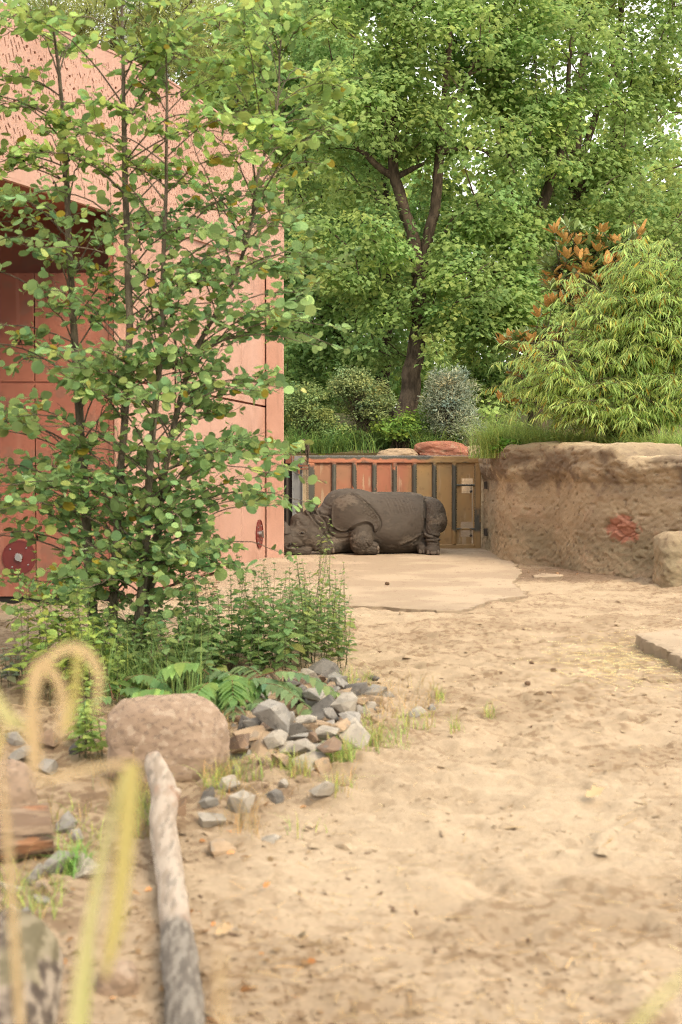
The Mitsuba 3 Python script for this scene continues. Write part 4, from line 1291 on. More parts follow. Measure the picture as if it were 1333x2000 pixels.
top = np.array([0, 0, 1.86])
for i, (px, Y, n, L, col, text) in enumerate([(972, 25.3, 900, 0.95, (0.40, 0.52, 0.17), 'bright feathery grass tuft on the bank right of the silver shrub'),
                                             (1012, 24.9, 900, 0.9, (0.40, 0.52, 0.17), 'light green arching grass tuft at the left end of the rock wall top'),
                                             (1055, 24.6, 800, 0.75, (0.40, 0.52, 0.17), 'arching grass tuft on the rock wall under the magnolia'),
                                             (1110, 24.2, 800, 0.75, (0.40, 0.52, 0.17), 'arching grass tuft under the narrow-leaved bush'),
                                             (1175, 23.8, 700, 0.65, (0.40, 0.52, 0.17), 'arching grass tuft behind the middle of the rock wall'),
                                             (1245, 23.2, 700, 0.6, (0.40, 0.52, 0.17), 'arching grass tuft behind the step in the rock wall'),
                                             (1318, 22.6, 700, 0.6, (0.40, 0.52, 0.17), 'arching grass tuft at the right edge above the rock wall')]):
    tuft(text, px, Y, n, L, 0.009 if i < 2 else 0.011, col, 150 + i, r=0.20, base=np.array([P(px, 880, Y)[0], Y, 1.78]))


# magnolia with rust-coloured leaf undersides
scene['magnolia_leaf'] = {'type': 'twosided', 'front': {'type': 'principled', 'base_color': rgb(0.16, 0.23, 0.075), 'roughness': 0.28, 'specular': 0.55}, 'back': {'type': 'principled', 'base_color': rgb(0.60, 0.33, 0.11), 'roughness': 0.7}}
scene['magnolia_green'] = {'type': 'twosided', 'bsdf': {'type': 'principled', 'base_color': rgb(0.20, 0.28, 0.10), 'roughness': 0.28, 'specular': 0.55}}
MAG = leaf_shape([(0, 0.03), (0.25, 0.15), (0.6, 0.20), (0.85, 0.12), (1, 0.0)], -0.08, 0.35)
mg = thing('magnolia', 'magnolia with rust-orange leaf undersides behind the rock wall', 'tree')
rng = np.random.default_rng(160)
mlimbs = [[(1195, 890, 16), (1185, 800, 14), (1172, 700, 12), (1160, 600, 10), (1140, 500, 6)], [(1176, 720, 9), (1130, 690, 7), (1080, 680, 5), (1020, 665, 3)], [(1165, 620, 8), (1195, 540, 6), (1200, 470, 4)],
          [(1172, 690, 8), (1230, 600, 6), (1252, 480, 4)], [(1160, 600, 7), (1115, 560, 5), (1098, 530, 3)], [(1185, 790, 8), (1110, 770, 5), (1010, 790, 3)]]
mnodes = []
for i, path in enumerate(mlimbs):
    p, r = pixel_path(path, 25.4)
    part(mg, 'trunk' if i == 0 else 'limb', tube(p, r, 10), 'bark_brown', smooth=True)
    mnodes.append(p)
mnodes = np.vstack(mnodes)
tips = np.vstack([[P(a + rng.normal(0, 4), b + rng.normal(0, 4), 25.2 + rng.normal(0, 0.25)) for a, b in
                   [(1090, 455), (1108, 445), (1100, 470), (1128, 478), (1150, 470), (1168, 460), (1182, 450), (1162, 490), (1195, 480), (1205, 505), (1188, 520), (1235, 468), (1252, 462), (1245, 490), (1130, 505), (1115, 500), (1092, 510), (1100, 530), (1118, 535), (1140, 525),
                    (1150, 540), (1165, 555), (1085, 568), (1078, 590), (1070, 560), (1110, 570), (1105, 590), (1125, 600), (1150, 600), (1180, 590), (1200, 570), (1220, 540), (1075, 612), (1050, 622), (980, 668), (1000, 672), (1018, 668), (1035, 672), (1055, 680), (1012, 690), (1040, 700),
                    (1030, 712), (1055, 715), (1080, 700), (1100, 690), (1120, 690), (1090, 730), (1062, 740), (990, 775), (1000, 795), (980, 780), (1130, 640), (1160, 650), (1110, 655), (1140, 570), (1230, 600), (1210, 630), (1150, 510), (1215, 490), (1175, 475)]],
                  scatter_in([(1130, 530, 25.5, 75, 80, 0.5, 110), (1070, 700, 25.5, 90, 60, 0.5, 90), (1210, 540, 25.5, 60, 80, 0.5, 80)], rng)])
tw = []
for q in tips:
    b = mnodes[np.argmin(np.linalg.norm(mnodes - q, axis=1) + np.clip(mnodes[:, 2] - q[2] + 0.1, 0, None) * 2)]
    tw.append(tube(spline([b, b + (q - b) * [0.6, 0.6, 0.4], q], 5), [0.012, 0.010, 0.008, 0.007, 0.006], 5))
part(mg, 'twigs', cat(*tw), 'twig_brown', kind='stuff', smooth=True)
pos, ax, up, cnt = [], [], [], []
for i, q in enumerate(tips):
    n = rng.integers(9, 15); cnt.append(n)
    a = np.linspace(0, 2 * np.pi, n, endpoint=False) + rng.uniform(0, 6)
    tilt = rng.uniform(0.25, 1.25, n) if i < 70 else rng.uniform(0.5, 2.0, n)
    d = np.stack([np.cos(a) * np.sin(tilt), np.sin(a) * np.sin(tilt), np.cos(tilt)], 1)
    pos.append(q + d * 0.02); ax.append(d)
    up.append(np.stack([-np.cos(a) * np.cos(tilt), -np.sin(a) * np.cos(tilt), np.sin(tilt)], 1) + rng.normal(0, 0.12, (n, 3)))
pos, ax, up = np.vstack(pos), np.vstack(ax), np.vstack(up)
sz = 0.195 * np.exp(rng.normal(0, 0.18, len(pos)))


def leaf_parts(owner, template, pos, ax, up, sz, mat, most, width=None, name='leaf', rest='crown', color=None, smooth=True):
    """The leaves that show largest as parts of their own, the others as one part."""
    px, py, ok = inside_view(pos, -4)
    near = sz / np.linalg.norm(pos - EYE, axis=1) * ok
    order = np.argsort(-near)
    big = order[:most][near[order[:most]] > 0]
    small = np.setdiff1d(np.arange(len(pos)), big)
    w = sz if width is None else width
    nt = len(template[0])
    for i in big:
        v, f = leaves(template, pos[i:i + 1], ax[i:i + 1], up[i:i + 1], sz[i:i + 1], w[i:i + 1])
        part(owner, name, (v, f), mat, smooth=smooth, **({} if color is None else {'color': np.repeat(color[i:i + 1], nt, axis=0)}))
    v, f = leaves(template, pos[small], ax[small], up[small], sz[small], w[small])
    part(owner, rest, (v, f), mat, kind='stuff', smooth=smooth, **({} if color is None else {'color': np.repeat(color[small], nt, axis=0)}))


who = np.repeat(rng.random(len(tips)) < np.where(np.arange(len(tips)) < 70, 0.7, 0.22), cnt)
leaf_parts(mg, MAG, pos[who], ax[who], up[who], sz[who], 'magnolia_leaf', 150)
leaf_parts(mg, MAG, pos[~who], ax[~who], up[~who], sz[~who], 'magnolia_green', 150)

# narrow-leaved light bush over the right half of the rock wall
rng = np.random.default_rng(170)
wl = thing('willow_bush', 'light yellow-green bush with long narrow leaves spreading over the right of the rock wall', 'bush')
broot = np.array([P(1235, 880, 24.0)[0], 24.0, 1.7])
tips = scatter_in([(1235, 640, 23.6, 130, 120, 0.9, 120), (1120, 720, 23.4, 110, 80, 0.7, 90), (1310, 560, 23.4, 90, 80, 0.8, 75), (1330, 720, 23.2, 120, 110, 0.8, 100), (1210, 800, 23.2, 150, 36, 0.6, 70), (1060, 770, 23.8, 60, 45, 0.5, 34), (1150, 640, 23.8, 70, 60, 0.6, 40), (1400, 620, 23.5, 70, 120, 0.8, 40), (1180, 590, 24.2, 70, 60, 0.5, 40), (1250, 540, 23.8, 70, 50, 0.6, 45), (1090, 660, 24.2, 50, 50, 0.4, 24)], rng, 0.6)
tips = tips[meshkit.fbm(tips * 1.3, 2, 171) > 0.42]
tw, pos, ax, up, nn = [], [], [], [], []
for q in tips:
    b = broot + rng.normal(0, 0.15, 3) * [1, 1, 0]
    q = b + (q - b) * np.clip(rng.normal(1.0, 0.13), 0.7, 1.35)
    m = b + (q - b) * [0.55, 0.55, 0.85] + [0, 0, 0.22]
    p = spline([b, m, q], 12)
    tw.append(tube(p, np.linspace(0.014, 0.003, 12), 4, cap=False))
    for s in range(rng.integers(6, 10)):                # drooping side shoots, leaves two-ranked on each
        o = p[rng.integers(5, 12)]
        a = rng.uniform(0, 2 * np.pi)
        out = np.array([math.cos(a), math.sin(a) - 0.25, rng.uniform(-0.1, 0.5)])
        L = rng.uniform(0.22, 0.52)
        t = np.linspace(0, 1, 14)[:, None]
        sp_ = o + unit(out) * L * t + np.array([0, 0, -0.26]) * L * 1.6 * t ** 2
        tw.append(tube(sp_[::4], np.linspace(0.004, 0.0018, len(sp_[::4])), 3, cap=False))
        tan = unit(np.gradient(sp_, axis=0))
        sd = np.cross(tan, [0, 0, 1.0]) * np.where(np.arange(14) % 2, 1, -1)[:, None]
        pos.append(sp_[2:]); ax.append(unit(tan * 0.8 + sd * 0.7 + rng.normal(0, 0.2, sp_.shape) - [0, 0, 0.45])[2:])
        up.append((np.array([0, 0, 1.0]) + rng.normal(0, 0.35, sp_.shape))[2:]); nn.append(12)
pos, ax, up = np.vstack(pos), np.vstack(ax), np.vstack(up)
n = len(pos)
sz = 0.145 * np.exp(rng.normal(0, 0.28, n))
col = tint((0.47, 0.61, 0.21), n, rng, 0.26, 0.10, yellow=0.05)
leaf_parts(wl, NARROW, pos, ax, up, sz, 'leaf_green', 300, width=sz * 0.15, color=col, smooth=False)
part(wl, 'branches', cat(*tw), 'twig_brown', kind='stuff', smooth=True)


root = thing('hanging_root', 'dark brown ragged root hanging over the wall beside the hinge of the gate', 'root')
o = P(597, 868, 32.6)
rr = np.random.default_rng(180)
strands = []
for k in range(9):
    a = o + np.r_[rr.normal(0, 0.05), rr.normal(0, 0.03), rr.uniform(-0.02, 0.12)]
    b = a + np.r_[rr.normal(0, 0.07), -0.14 + rr.normal(0, 0.02), -rr.uniform(0.15, 0.5)]
    strands.append(tube(spline([a, (a + b) / 2 + rr.normal(0, 0.03, 3), b], 8), np.linspace(0.035, 0.012, 8) * rr.uniform(0.6, 1.2), 6))
scene[root] = mikit.ply(cat(*strands), 'bark_brown', smooth=True)


# ================================================================ the alder in front of the house
material('alder_bark', lambda p, n, uv: mix(mix((0.15, 0.125, 0.095), (0.085, 0.07, 0.053), smoothstep(0.35, 0.65, fbm(p.x * 30, p.y * 30, p.z * 10, octaves=3))), (0.20, 0.17, 0.135), smoothstep(0.62, 0.72, fbm(p.x * 60, p.y * 60, p.z * 22, octaves=2)) * 0.5), 0.8, spec=0.2)
material('cone_dark', (0.03, 0.021, 0.016), 0.8)
ALDER = [leaf_shape([(0, 0.06), (0.22, 0.39), (0.56, 0.50), (0.86, 0.36), (0.97, 0.10)], b, f) for b, f in ((0.18, 0.12), (-0.05, 0.25), (0.30, -0.05))]
rng = np.random.default_rng(200)
AY = 10.7
alder = thing('alder_tree', 'young multi-stemmed alder with round leaves in front of the red house', 'tree')
stems = [
    [(192, 1330, 26), (184, 1230, 25), (172, 1080, 23), (163, 930, 21), (155, 820, 20), (150, 720, 19), (143, 620, 17), (135, 470, 15), (130, 350, 14), (124, 250, 11), (116, 150, 9), (105, 60, 6), (100, -40, 4)],
    [(222, 1330, 22), (222, 1200, 20), (228, 1060, 19), (236, 920, 18), (246, 780, 17), (252, 650, 17), (250, 520, 17), (246, 400, 15), (243, 280, 13), (241, 150, 9), (239, 30, 7), (238, -80, 4)],
    [(262, 1330, 26), (272, 1200, 24), (286, 1060, 20), (292, 930, 18), (300, 830, 16), (311, 720, 15), (317, 600, 12), (321, 470, 10), (325, 330, 8), (326, 200, 6), (322, 60, 4)],
    [(268, 1330, 24), (284, 1200, 22), (305, 1060, 19), (322, 920, 17), (338, 840, 15), (360, 750, 13), (400, 650, 11), (440, 580, 10), (466, 520, 9), (492, 430, 9), (500, 360, 8), (515, 310, 7), (536, 240, 6), (546, 150, 5), (552, 40, 3)]]
stem_dist = [10.9, 10.6, 10.5, 10.8]
stem_paths = []
for i, (path, dist) in enumerate(zip(stems, stem_dist)):
    p, r = pixel_path(path, dist)
    p = spline(p, 90)
    r = np.interp(np.linspace(0, 1, 90), np.linspace(0, 1, len(r)), r)
    r = r * (1 + 0.10 * (meshkit.fbm(p * 9, 2, i) - 0.5)) * 0.82
    part(alder, 'trunk', tube(p + (meshkit.fbm(p * [3, 3, 3], 2, 50 + i)[:, None] - 0.5) * 0.012, r, 12), 'alder_bark', smooth=True, label=['left stem of the alder', 'straight middle stem of the alder', 'slim stem of the alder leaning right', 'right stem of the alder that forks outward'][i])
    stem_paths.append((p, r))
lp, la, lu, ls, cones, lgroup = [], [], [], [], [], []


def twig(o, d, L, r, n_leaf, droop=0.0, parent=None):
    """A leafy twig: alternate leaves on short stalks, a few at the tip."""
    t = np.linspace(0, 1, 7)[:, None]
    p = o + d * L * t + np.array([0, 0, 0.10 - droop]) * L * t ** 2 + (rng.normal(0, 0.012, (7, 3)) * t)
    mesh = tube(p, np.linspace(r, 0.0016, 7), 5, cap=False)
    tan = unit(np.gradient(p, axis=0))
    for k in range(n_leaf):
        u = 0.12 + 0.88 * (k + rng.random() * 0.6) / n_leaf
        i = min(int(u * 6), 5); f = u * 6 - i
        base = p[i] * (1 - f) + p[i + 1] * f
        sd = unit(np.cross(tan[i], [0, 0, 1.0]) + 1e-6) * (1 if k % 2 else -1)
        ax = unit(sd * 0.9 + tan[i] * rng.uniform(0.2, 0.9) + rng.normal(0, 0.30, 3) + [0, 0, rng.uniform(-0.45, 0.25)])
        lp.append(base + ax * rng.uniform(0.012, 0.03)); la.append(ax)
        lu.append(np.array([0.1, -0.55, 0.9]) + rng.normal(0, 0.62, 3)); ls.append(0.068 * math.exp(np.clip(rng.normal(0, 0.27), -0.6, 0.4)) * (0.75 + 0.35 * (1 - u)))
    lgroup.extend([rng.normal()] * n_leaf)
    return mesh, p


def limit_ok(q):
    px, py, _ = inside_view(q[None])
    # outline of the crown as it stands
    edge = np.interp(py[0], [-100, 0, 150, 300, 500, 640, 700, 780, 860, 950, 1050, 1130, 1300], [560, 600, 660, 650, 640, 690, 660, 615, 600, 575, 540, 500, 420])
    return px[0] < edge


for si, (p, r) in enumerate(stem_paths):
    nb = [58, 54, 50, 84][si]
    for k in range(nb):
        u = 0.10 + 0.88 * (k + rng.random()) / nb
        i = int(u * 88)
        o, rr = p[i], r[i]
        for tries in range(6):
            a = rng.uniform(0, 2 * np.pi)
            side = {0: -0.75, 1: 0.05, 2: 0.25, 3: 0.8}[si]
            d = unit(np.array([math.cos(a) + side * 0.8, math.sin(a) * 0.75 - 0.1, rng.uniform(0.15, 0.85)]))
            L = rng.uniform(0.45, 1.15) * (1.0 if u < 0.75 else 1.0 - 1.8 * (u - 0.75)) * (1.15 if si == 3 else 1.0)
            if limit_ok(o + d * L * 0.95):
                break
        else:
            continue
        r0 = min(rr * 0.5, 0.0068)
        t = np.linspace(0, 1, 12)[:, None]
        b = o + d * L * t + np.array([0, 0, 0.10 * L]) * np.sin(t * np.pi) - np.array([0, 0, 0.10 * L]) * t ** 2 + rng.normal(0, 0.008, (12, 3)) * t
        ms = [tube(b, np.linspace(r0, 0.003, 12), 7)]
        m, _ = twig(b[-1], unit(b[-1] - b[-3]), rng.uniform(0.12, 0.26), 0.003, rng.integers(5, 9))
        ms.append(m)
        for s in range(rng.integers(4, 7)):
            j = rng.integers(3, 12)
            tan = unit(b[min(j + 1, 11)] - b[j - 1])
            sd = unit(np.cross(tan, [0, 0, 1.0])) * rng.choice([-1, 1])
            dd = unit(tan * 0.55 + sd * 0.8 + [0, 0, rng.uniform(-0.1, 0.45)])
            m, tp = twig(b[j], dd, rng.uniform(0.14, 0.40), 0.0024, rng.integers(6, 9))
            ms.append(m)
            if rng.random() < 0.10 and o[2] < 4.2 and o[0] < -1.5:
                cones.append(tp[3])
        part(alder, 'branch', cat(*ms), 'alder_bark', smooth=True)
# leafy shoots low on the stems
shoots = []
for k in range(130):
    si = rng.integers(0, 4)
    p, r = stem_paths[si]
    i = rng.integers(3, 26)
    a = rng.uniform(0, 2 * np.pi)
    m, _ = twig(p[i], unit(np.array([math.cos(a) + 0.15, math.sin(a) - 0.25, rng.uniform(0.0, 0.6)])), rng.uniform(0.3, 0.75), 0.004, rng.integers(8, 14))
    shoots.append(m)
part(alder, 'shoots', cat(*shoots), 'alder_bark', kind='stuff', smooth=True)
lp, la, lu, ls = np.array(lp), np.array(la), np.array(lu), np.array(ls)
n = len(lp)
acol = np.clip(tint((0.285, 0.42, 0.17), n, rng, 0.30, 0.12) * np.exp(0.10 * np.array(lgroup))[:, None], 0.01, 0.8)
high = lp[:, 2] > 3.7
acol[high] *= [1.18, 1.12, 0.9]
k = rng.random(n) < 0.018
acol[k] = np.array([0.36, 0.29, 0.05]) * np.exp(rng.normal(0, 0.2, (k.sum(), 1)))
kind = rng.integers(0, 3, n)
for j in range(3):
    s = kind == j
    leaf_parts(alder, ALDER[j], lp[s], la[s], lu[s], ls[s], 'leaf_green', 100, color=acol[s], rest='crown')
cb = []
for q in cones[:34]:
    for e in range(rng.integers(2, 5)):
        m = trimesh.creation.icosphere(1, 1.0)
        cb.append((m.vertices * [0.008, 0.008, 0.013] + q + rng.normal(0, 0.014, 3) - [0, 0, 0.02], m.faces))
if cb:
    part(alder, 'cones', cat(*cb), 'cone_dark', kind='stuff', smooth=True)


# ================================================================ plants under the alder
def on_ground(px, py, dz=0.0):
    q = G(px, py)
    for _ in range(4):
        q = G(px, py, surface(q[0], q[1]))
    return q + [0, 0, dz]


OVAL = leaf_shape([(0, 0.05), (0.2, 0.30), (0.5, 0.34), (0.8, 0.18), (1, 0)], 0.30, 0.12)
LANCE = leaf_shape([(0, 0.04), (0.2, 0.18), (0.5, 0.17), (1, 0)], 0.35, 0.10)


def herb(name, label, roots, height, leaf, size, color, seed, lean=0.12, pairs=9, cat_='plant', spread=1.0, first=0.25, group=None, stem=0.0035, top_small=0.4, mat='leaf_green', leafparts=0):
    """Upright stems with opposite pairs of leaves, each pair turned against the last."""
    rng = np.random.default_rng(seed)
    t = thing(name, label, cat_, group)
    st, pos, ax, up, sz = [], [], [], [], []
    for root in roots:
        H = height * math.exp(rng.normal(0, 0.16))
        d = unit(np.array([rng.normal(0, lean), rng.normal(0, lean), 1.0]))
        s = np.linspace(0, 1, 8)[:, None]
        p = root + d * H * s + np.r_[rng.normal(0, lean * 0.5, 2), 0] * H * s ** 2
        st.append(tube(p, np.linspace(stem, stem * 0.4, 8), 5, cap=False))
        turn = rng.uniform(0, 3)
        for k in range(pairs):
            u = first + (1 - first) * (k + 0.5) / pairs
            o = root + d * H * u + (p[-1] - root - d * H) * u ** 2
            turn += math.pi / 2 + rng.normal(0, 0.25)
            for sgn in (0, math.pi):
                a = turn + sgn
                axis = np.array([math.cos(a), math.sin(a), rng.uniform(-0.25, 0.45)])
                pos.append(o + unit(axis) * 0.008); ax.append(axis)
                up.append(np.array([0, 0, 1.0]) + rng.normal(0, 0.25, 3)); sz.append(size * (1 - (1 - top_small) * max(0, u - 0.45) / 0.55) * math.exp(rng.normal(0, 0.16)))
        for k in range(4):
            a = rng.uniform(0, 6.28)
            pos.append(p[-1]); ax.append([math.cos(a), math.sin(a), 0.9]); up.append(np.array([math.cos(a) * -0.6, math.sin(a) * -0.6, 1.0])); sz.append(size * top_small * 0.8)
    part(t, 'stems', cat(*st), 'stem_green', kind='stuff', smooth=True)
    pos, ax, up, sz = map(np.array, (pos, ax, up, sz))
    col = tint(color, len(pos), rng, 0.22, 0.12)
    if leafparts:
        leaf_parts(t, leaf, pos, ax, up, sz, mat, leafparts, color=col, rest='foliage')
    else:
        v, f = leaves(leaf, pos, ax, up, sz)
        part(t, 'leaves', (v, f), mat, kind='stuff', smooth=True, color=np.repeat(col, len(leaf[0]), axis=0))
    return t


material('stem_green', (0.085, 0.085, 0.045), 0.7)
rng = np.random.default_rng(210)


def spots(n, x0, x1, y0, y1, seed):
    r = np.random.default_rng(seed)
    return [on_ground(r.uniform(x0, x1), r.uniform(y0, y1)) for _ in range(n)]


herb('nettle_patch', 'tall leafy nettle-like herbs at the right end of the bed, behind the stones', spots(46, 540, 675, 1262, 1312, 211), 0.62, OVAL, 0.085, (0.258, 0.361, 0.143), 212, pairs=11, first=0.15, leafparts=60)
herb('nettle_patch', 'slender flowering herbs with thin tips reaching up in front of the rhino', spots(9, 570, 680, 1275, 1305, 213), 0.88, LANCE, 0.085, (0.313, 0.420, 0.149), 214, pairs=14, first=0.2, lean=0.07, leafparts=30)
herb('green_herb', 'dense green herbs in the middle of the bed right of the alder stems', spots(60, 330, 560, 1285, 1345, 215), 0.66, OVAL, 0.095, (0.212, 0.336, 0.127), 216, pairs=9, first=0.12, leafparts=60)
herb('green_herb', 'bright light green bush growing left of the alder stems', spots(34, 50, 190, 1300, 1390, 217), 0.66, OVAL, 0.10, (0.368, 0.487, 0.138), 218, pairs=8, first=0.2, leafparts=50)
herb('green_herb', 'low broad-leaved growth between the alder stems and the big boulder', spots(40, 215, 420, 1322, 1362, 225), 0.42, OVAL, 0.10, (0.26, 0.37, 0.15), 226, pairs=7, first=0.15, leafparts=50)
herb('green_herb', 'small leafy saplings in front of the alder foot', spots(18, 150, 235, 1330, 1380, 219), 0.34, OVAL, 0.08, (0.313, 0.437, 0.138), 220, pairs=6, leafparts=24)
herb('green_herb', 'green shoots with round leaves between the stones and the boulder at the left', spots(12, 150, 205, 1455, 1500, 221), 0.34, OVAL, 0.075, (0.350, 0.470, 0.149), 222, pairs=7, leafparts=24)
herb('green_herb', 'small herb at the very left below the house front', spots(6, 0, 50, 1320, 1350, 223), 0.25, OVAL, 0.06, (0.276, 0.336, 0.230), 224, pairs=6)


def pinnate(label, root, n_fronds, L, leaflet, color, seed, toward=(0, -0.6)):
    """A plant of feathered leaves: arching stalks with paired leaflets."""
    rng = np.random.default_rng(seed)
    t = thing('feather_leaf_plant', label, 'plant')
    for k in range(n_fronds):
        a = rng.uniform(0, 2 * np.pi)
        d = unit(np.array([math.cos(a) + toward[0], math.sin(a) + toward[1], rng.uniform(0.35, 1.1)]))
        l = L * rng.uniform(0.7, 1.2)
        s = np.linspace(0, 1, 12)[:, None]
        o = root + np.r_[rng.normal(0, 0.07, 2), rng.uniform(0, 0.22)]
        p = o + d * l * s - np.array([0, 0, 0.55]) * l * s ** 2
        st = part(t, 'frond', tube(p, np.linspace(0.0035, 0.0012, 12), 5, cap=False), 'stem_red', smooth=True)
        tan = unit(np.gradient(p, axis=0))
        pos, ax, up = [], [], []
        for i in range(3, 12):
            sd = unit(np.cross(tan[i], [0, 0, 1.0]))
            for sg in (-1, 1):
                pos.append(p[i]); ax.append(sd * sg + tan[i] * 0.45 + [0, 0, -0.18] + rng.normal(0, 0.08, 3)); up.append(np.array([0, 0, 1.0]) + rng.normal(0, 0.12, 3))
        pos.append(p[-1]); ax.append(tan[-1]); up.append([0, 0, 1.0])
        pos, ax, up = map(np.array, (pos, ax, up))
        size = leaflet * np.exp(rng.normal(0, 0.10, len(pos)))
        v, f = leaves(LANCE, pos, ax, up, size, size * 1.35)
        key = numbered(st + '__leaflets')
        scene[key] = mikit.ply((v, f), 'leaf_green', smooth=True, color=np.repeat(tint(color, len(pos), rng, 0.14, 0.08), len(LANCE[0]), axis=0))
        lab(key, None, kind='stuff')


material('stem_red', (0.16, 0.075, 0.045), 0.7)
pinnate('plant with feathered leaves hanging over the stones at the right of the boulder', on_ground(478, 1385), 12, 0.48, 0.10, (0.276, 0.395, 0.196), 230, (0.45, -0.5))
pinnate('plant with broad feathered leaves right behind the big boulder', on_ground(400, 1385), 10, 0.42, 0.12, (0.276, 0.454, 0.161), 231, (0.1, -0.8))
pinnate('feather-leaved seedling between the alder foot and the boulder', on_ground(240, 1380), 7, 0.34, 0.09, (0.258, 0.420, 0.172), 232, (-0.1, -0.5))

# grasses near the stems, among the stones and on the sand edge
r = np.random.default_rng(240)


def area_roots(boxes, seed):
    r = np.random.default_rng(seed)
    out = []
    for (x0, x1, y0, y1, n) in boxes:
        for _ in range(n):
            out.append(on_ground(r.uniform(x0, x1), r.uniform(y0, y1), -0.01))
    return np.array(out)


grass('bed_grass', 'tall grass round the foot of the alder', area_roots([(195, 400, 1330, 1375, 420)], 241), 0.42, 0.008, (0.24, 0.35, 0.12), 242, arch=(0.15, 0.7))
grass('sand_grass', 'thin yellow-green grass in tufts along the edge of the sand', area_roots([(700, 800, 1400, 1470, 260), (660, 730, 1320, 1345, 150), (790, 850, 1400, 1430, 80), (850, 870, 1355, 1375, 60), (880, 910, 1420, 1436, 40), (945, 970, 1390, 1405, 40), (700, 745, 1440, 1462, 120),
                                                              (640, 690, 1465, 1490, 190), (530, 610, 1490, 1520, 170), (640, 690, 1530, 1560, 70), (430, 520, 1500, 1530, 170), (395, 440, 1490, 1560, 170), (240, 330, 1545, 1640, 320), (60, 200, 1580, 1680, 120), (0, 120, 1710, 1800, 170), (130, 180, 1660, 1720, 0), (560, 640, 1600, 1640, 14)], 243),
      0.13, 0.0042, (0.365, 0.451, 0.134), 244, arch=(0.3, 1.0), dry=0.3)
grass('dry_grass', 'straw-coloured dry grass between boulder, stones and logs', area_roots([(395, 450, 1420, 1540, 160), (210, 330, 1520, 1580, 160), (430, 520, 1540, 1640, 90), (690, 860, 1330, 1400, 150), (40, 110, 1560, 1700, 40), (180, 250, 1460, 1540, 60), (560, 700, 1480, 1560, 60)], 245), 0.19, 0.0036, (0.42, 0.31, 0.15), 246, arch=(0.4, 1.1))
tuft('bright green grass tuft between the stones left of the standing pole', 0, 0, 90, 0.17, 0.006, (0.24, 0.42, 0.11), 247, r=0.03, base=on_ground(150, 1712), name='grass_tuft', arch=(0.3, 0.9))
tuft('bright green grass tuft at the front edge of the stone heap', 0, 0, 80, 0.13, 0.005, (0.288, 0.499, 0.115), 248, r=0.035, base=on_ground(662, 1488), name='grass_tuft', arch=(0.2, 0.8))


# ================================================================ stones, boulders and logs
def stone_material(key, a, b, vein=None):
    material(key, lambda p, n, uv: mix(mix(a, b, smoothstep(0.35, 0.65, fbm(p.x * 7, p.y * 7, p.z * 7, octaves=4))), vein or tuple(0.6 * x for x in b), smoothstep(0.58, 0.7, fbm(p.x * 26, p.y * 26, p.z * 26, octaves=3)) * 0.55) * (0.9 + 0.2 * noise(p.x * 160, p.y * 160, p.z * 160)),
             0.8, lambda p, n, uv: 0.004 * fbm(p.x * 45, p.y * 45, p.z * 45, octaves=3), 2e-3, spec=0.25)
    return key


TONES = {'blue-grey': stone_material('stone_blue_grey', (0.282, 0.265, 0.238), (0.207, 0.198, 0.181)),
         'pale grey': stone_material('stone_pale', (0.339, 0.308, 0.260), (0.257, 0.234, 0.198)),
         'dark grey': stone_material('stone_dark', (0.148, 0.138, 0.125), (0.099, 0.092, 0.084)),
         'tan': stone_material('stone_tan', (0.348, 0.260, 0.174), (0.265, 0.194, 0.129), (0.199, 0.182, 0.159)),
         'brown': stone_material('stone_rust', (0.245, 0.168, 0.113), (0.157, 0.111, 0.082), (0.133, 0.142, 0.137))}


def angular(w, d, h, rng, n=13):
    """A broken stone: the hull of points on a box-like shape, edges left sharp."""
    q = rng.normal(size=(n, 3))
    q /= (np.abs(q) ** 3.2).sum(1, keepdims=True) ** (1 / 3.2)
    q *= rng.uniform(0.86, 1.05, (n, 1))
    m = trimesh.convex.convex_hull(q * [w / 2, d / 2, h / 2])
    R = trimesh.transformations.euler_matrix(*(rng.normal(0, 0.28, 2)), rng.uniform(0, 6.28))[:3, :3]
    v = m.vertices @ R.T
    s = w / max(np.ptp(v[:, 0]), 1e-6)
    return v * s, m.faces


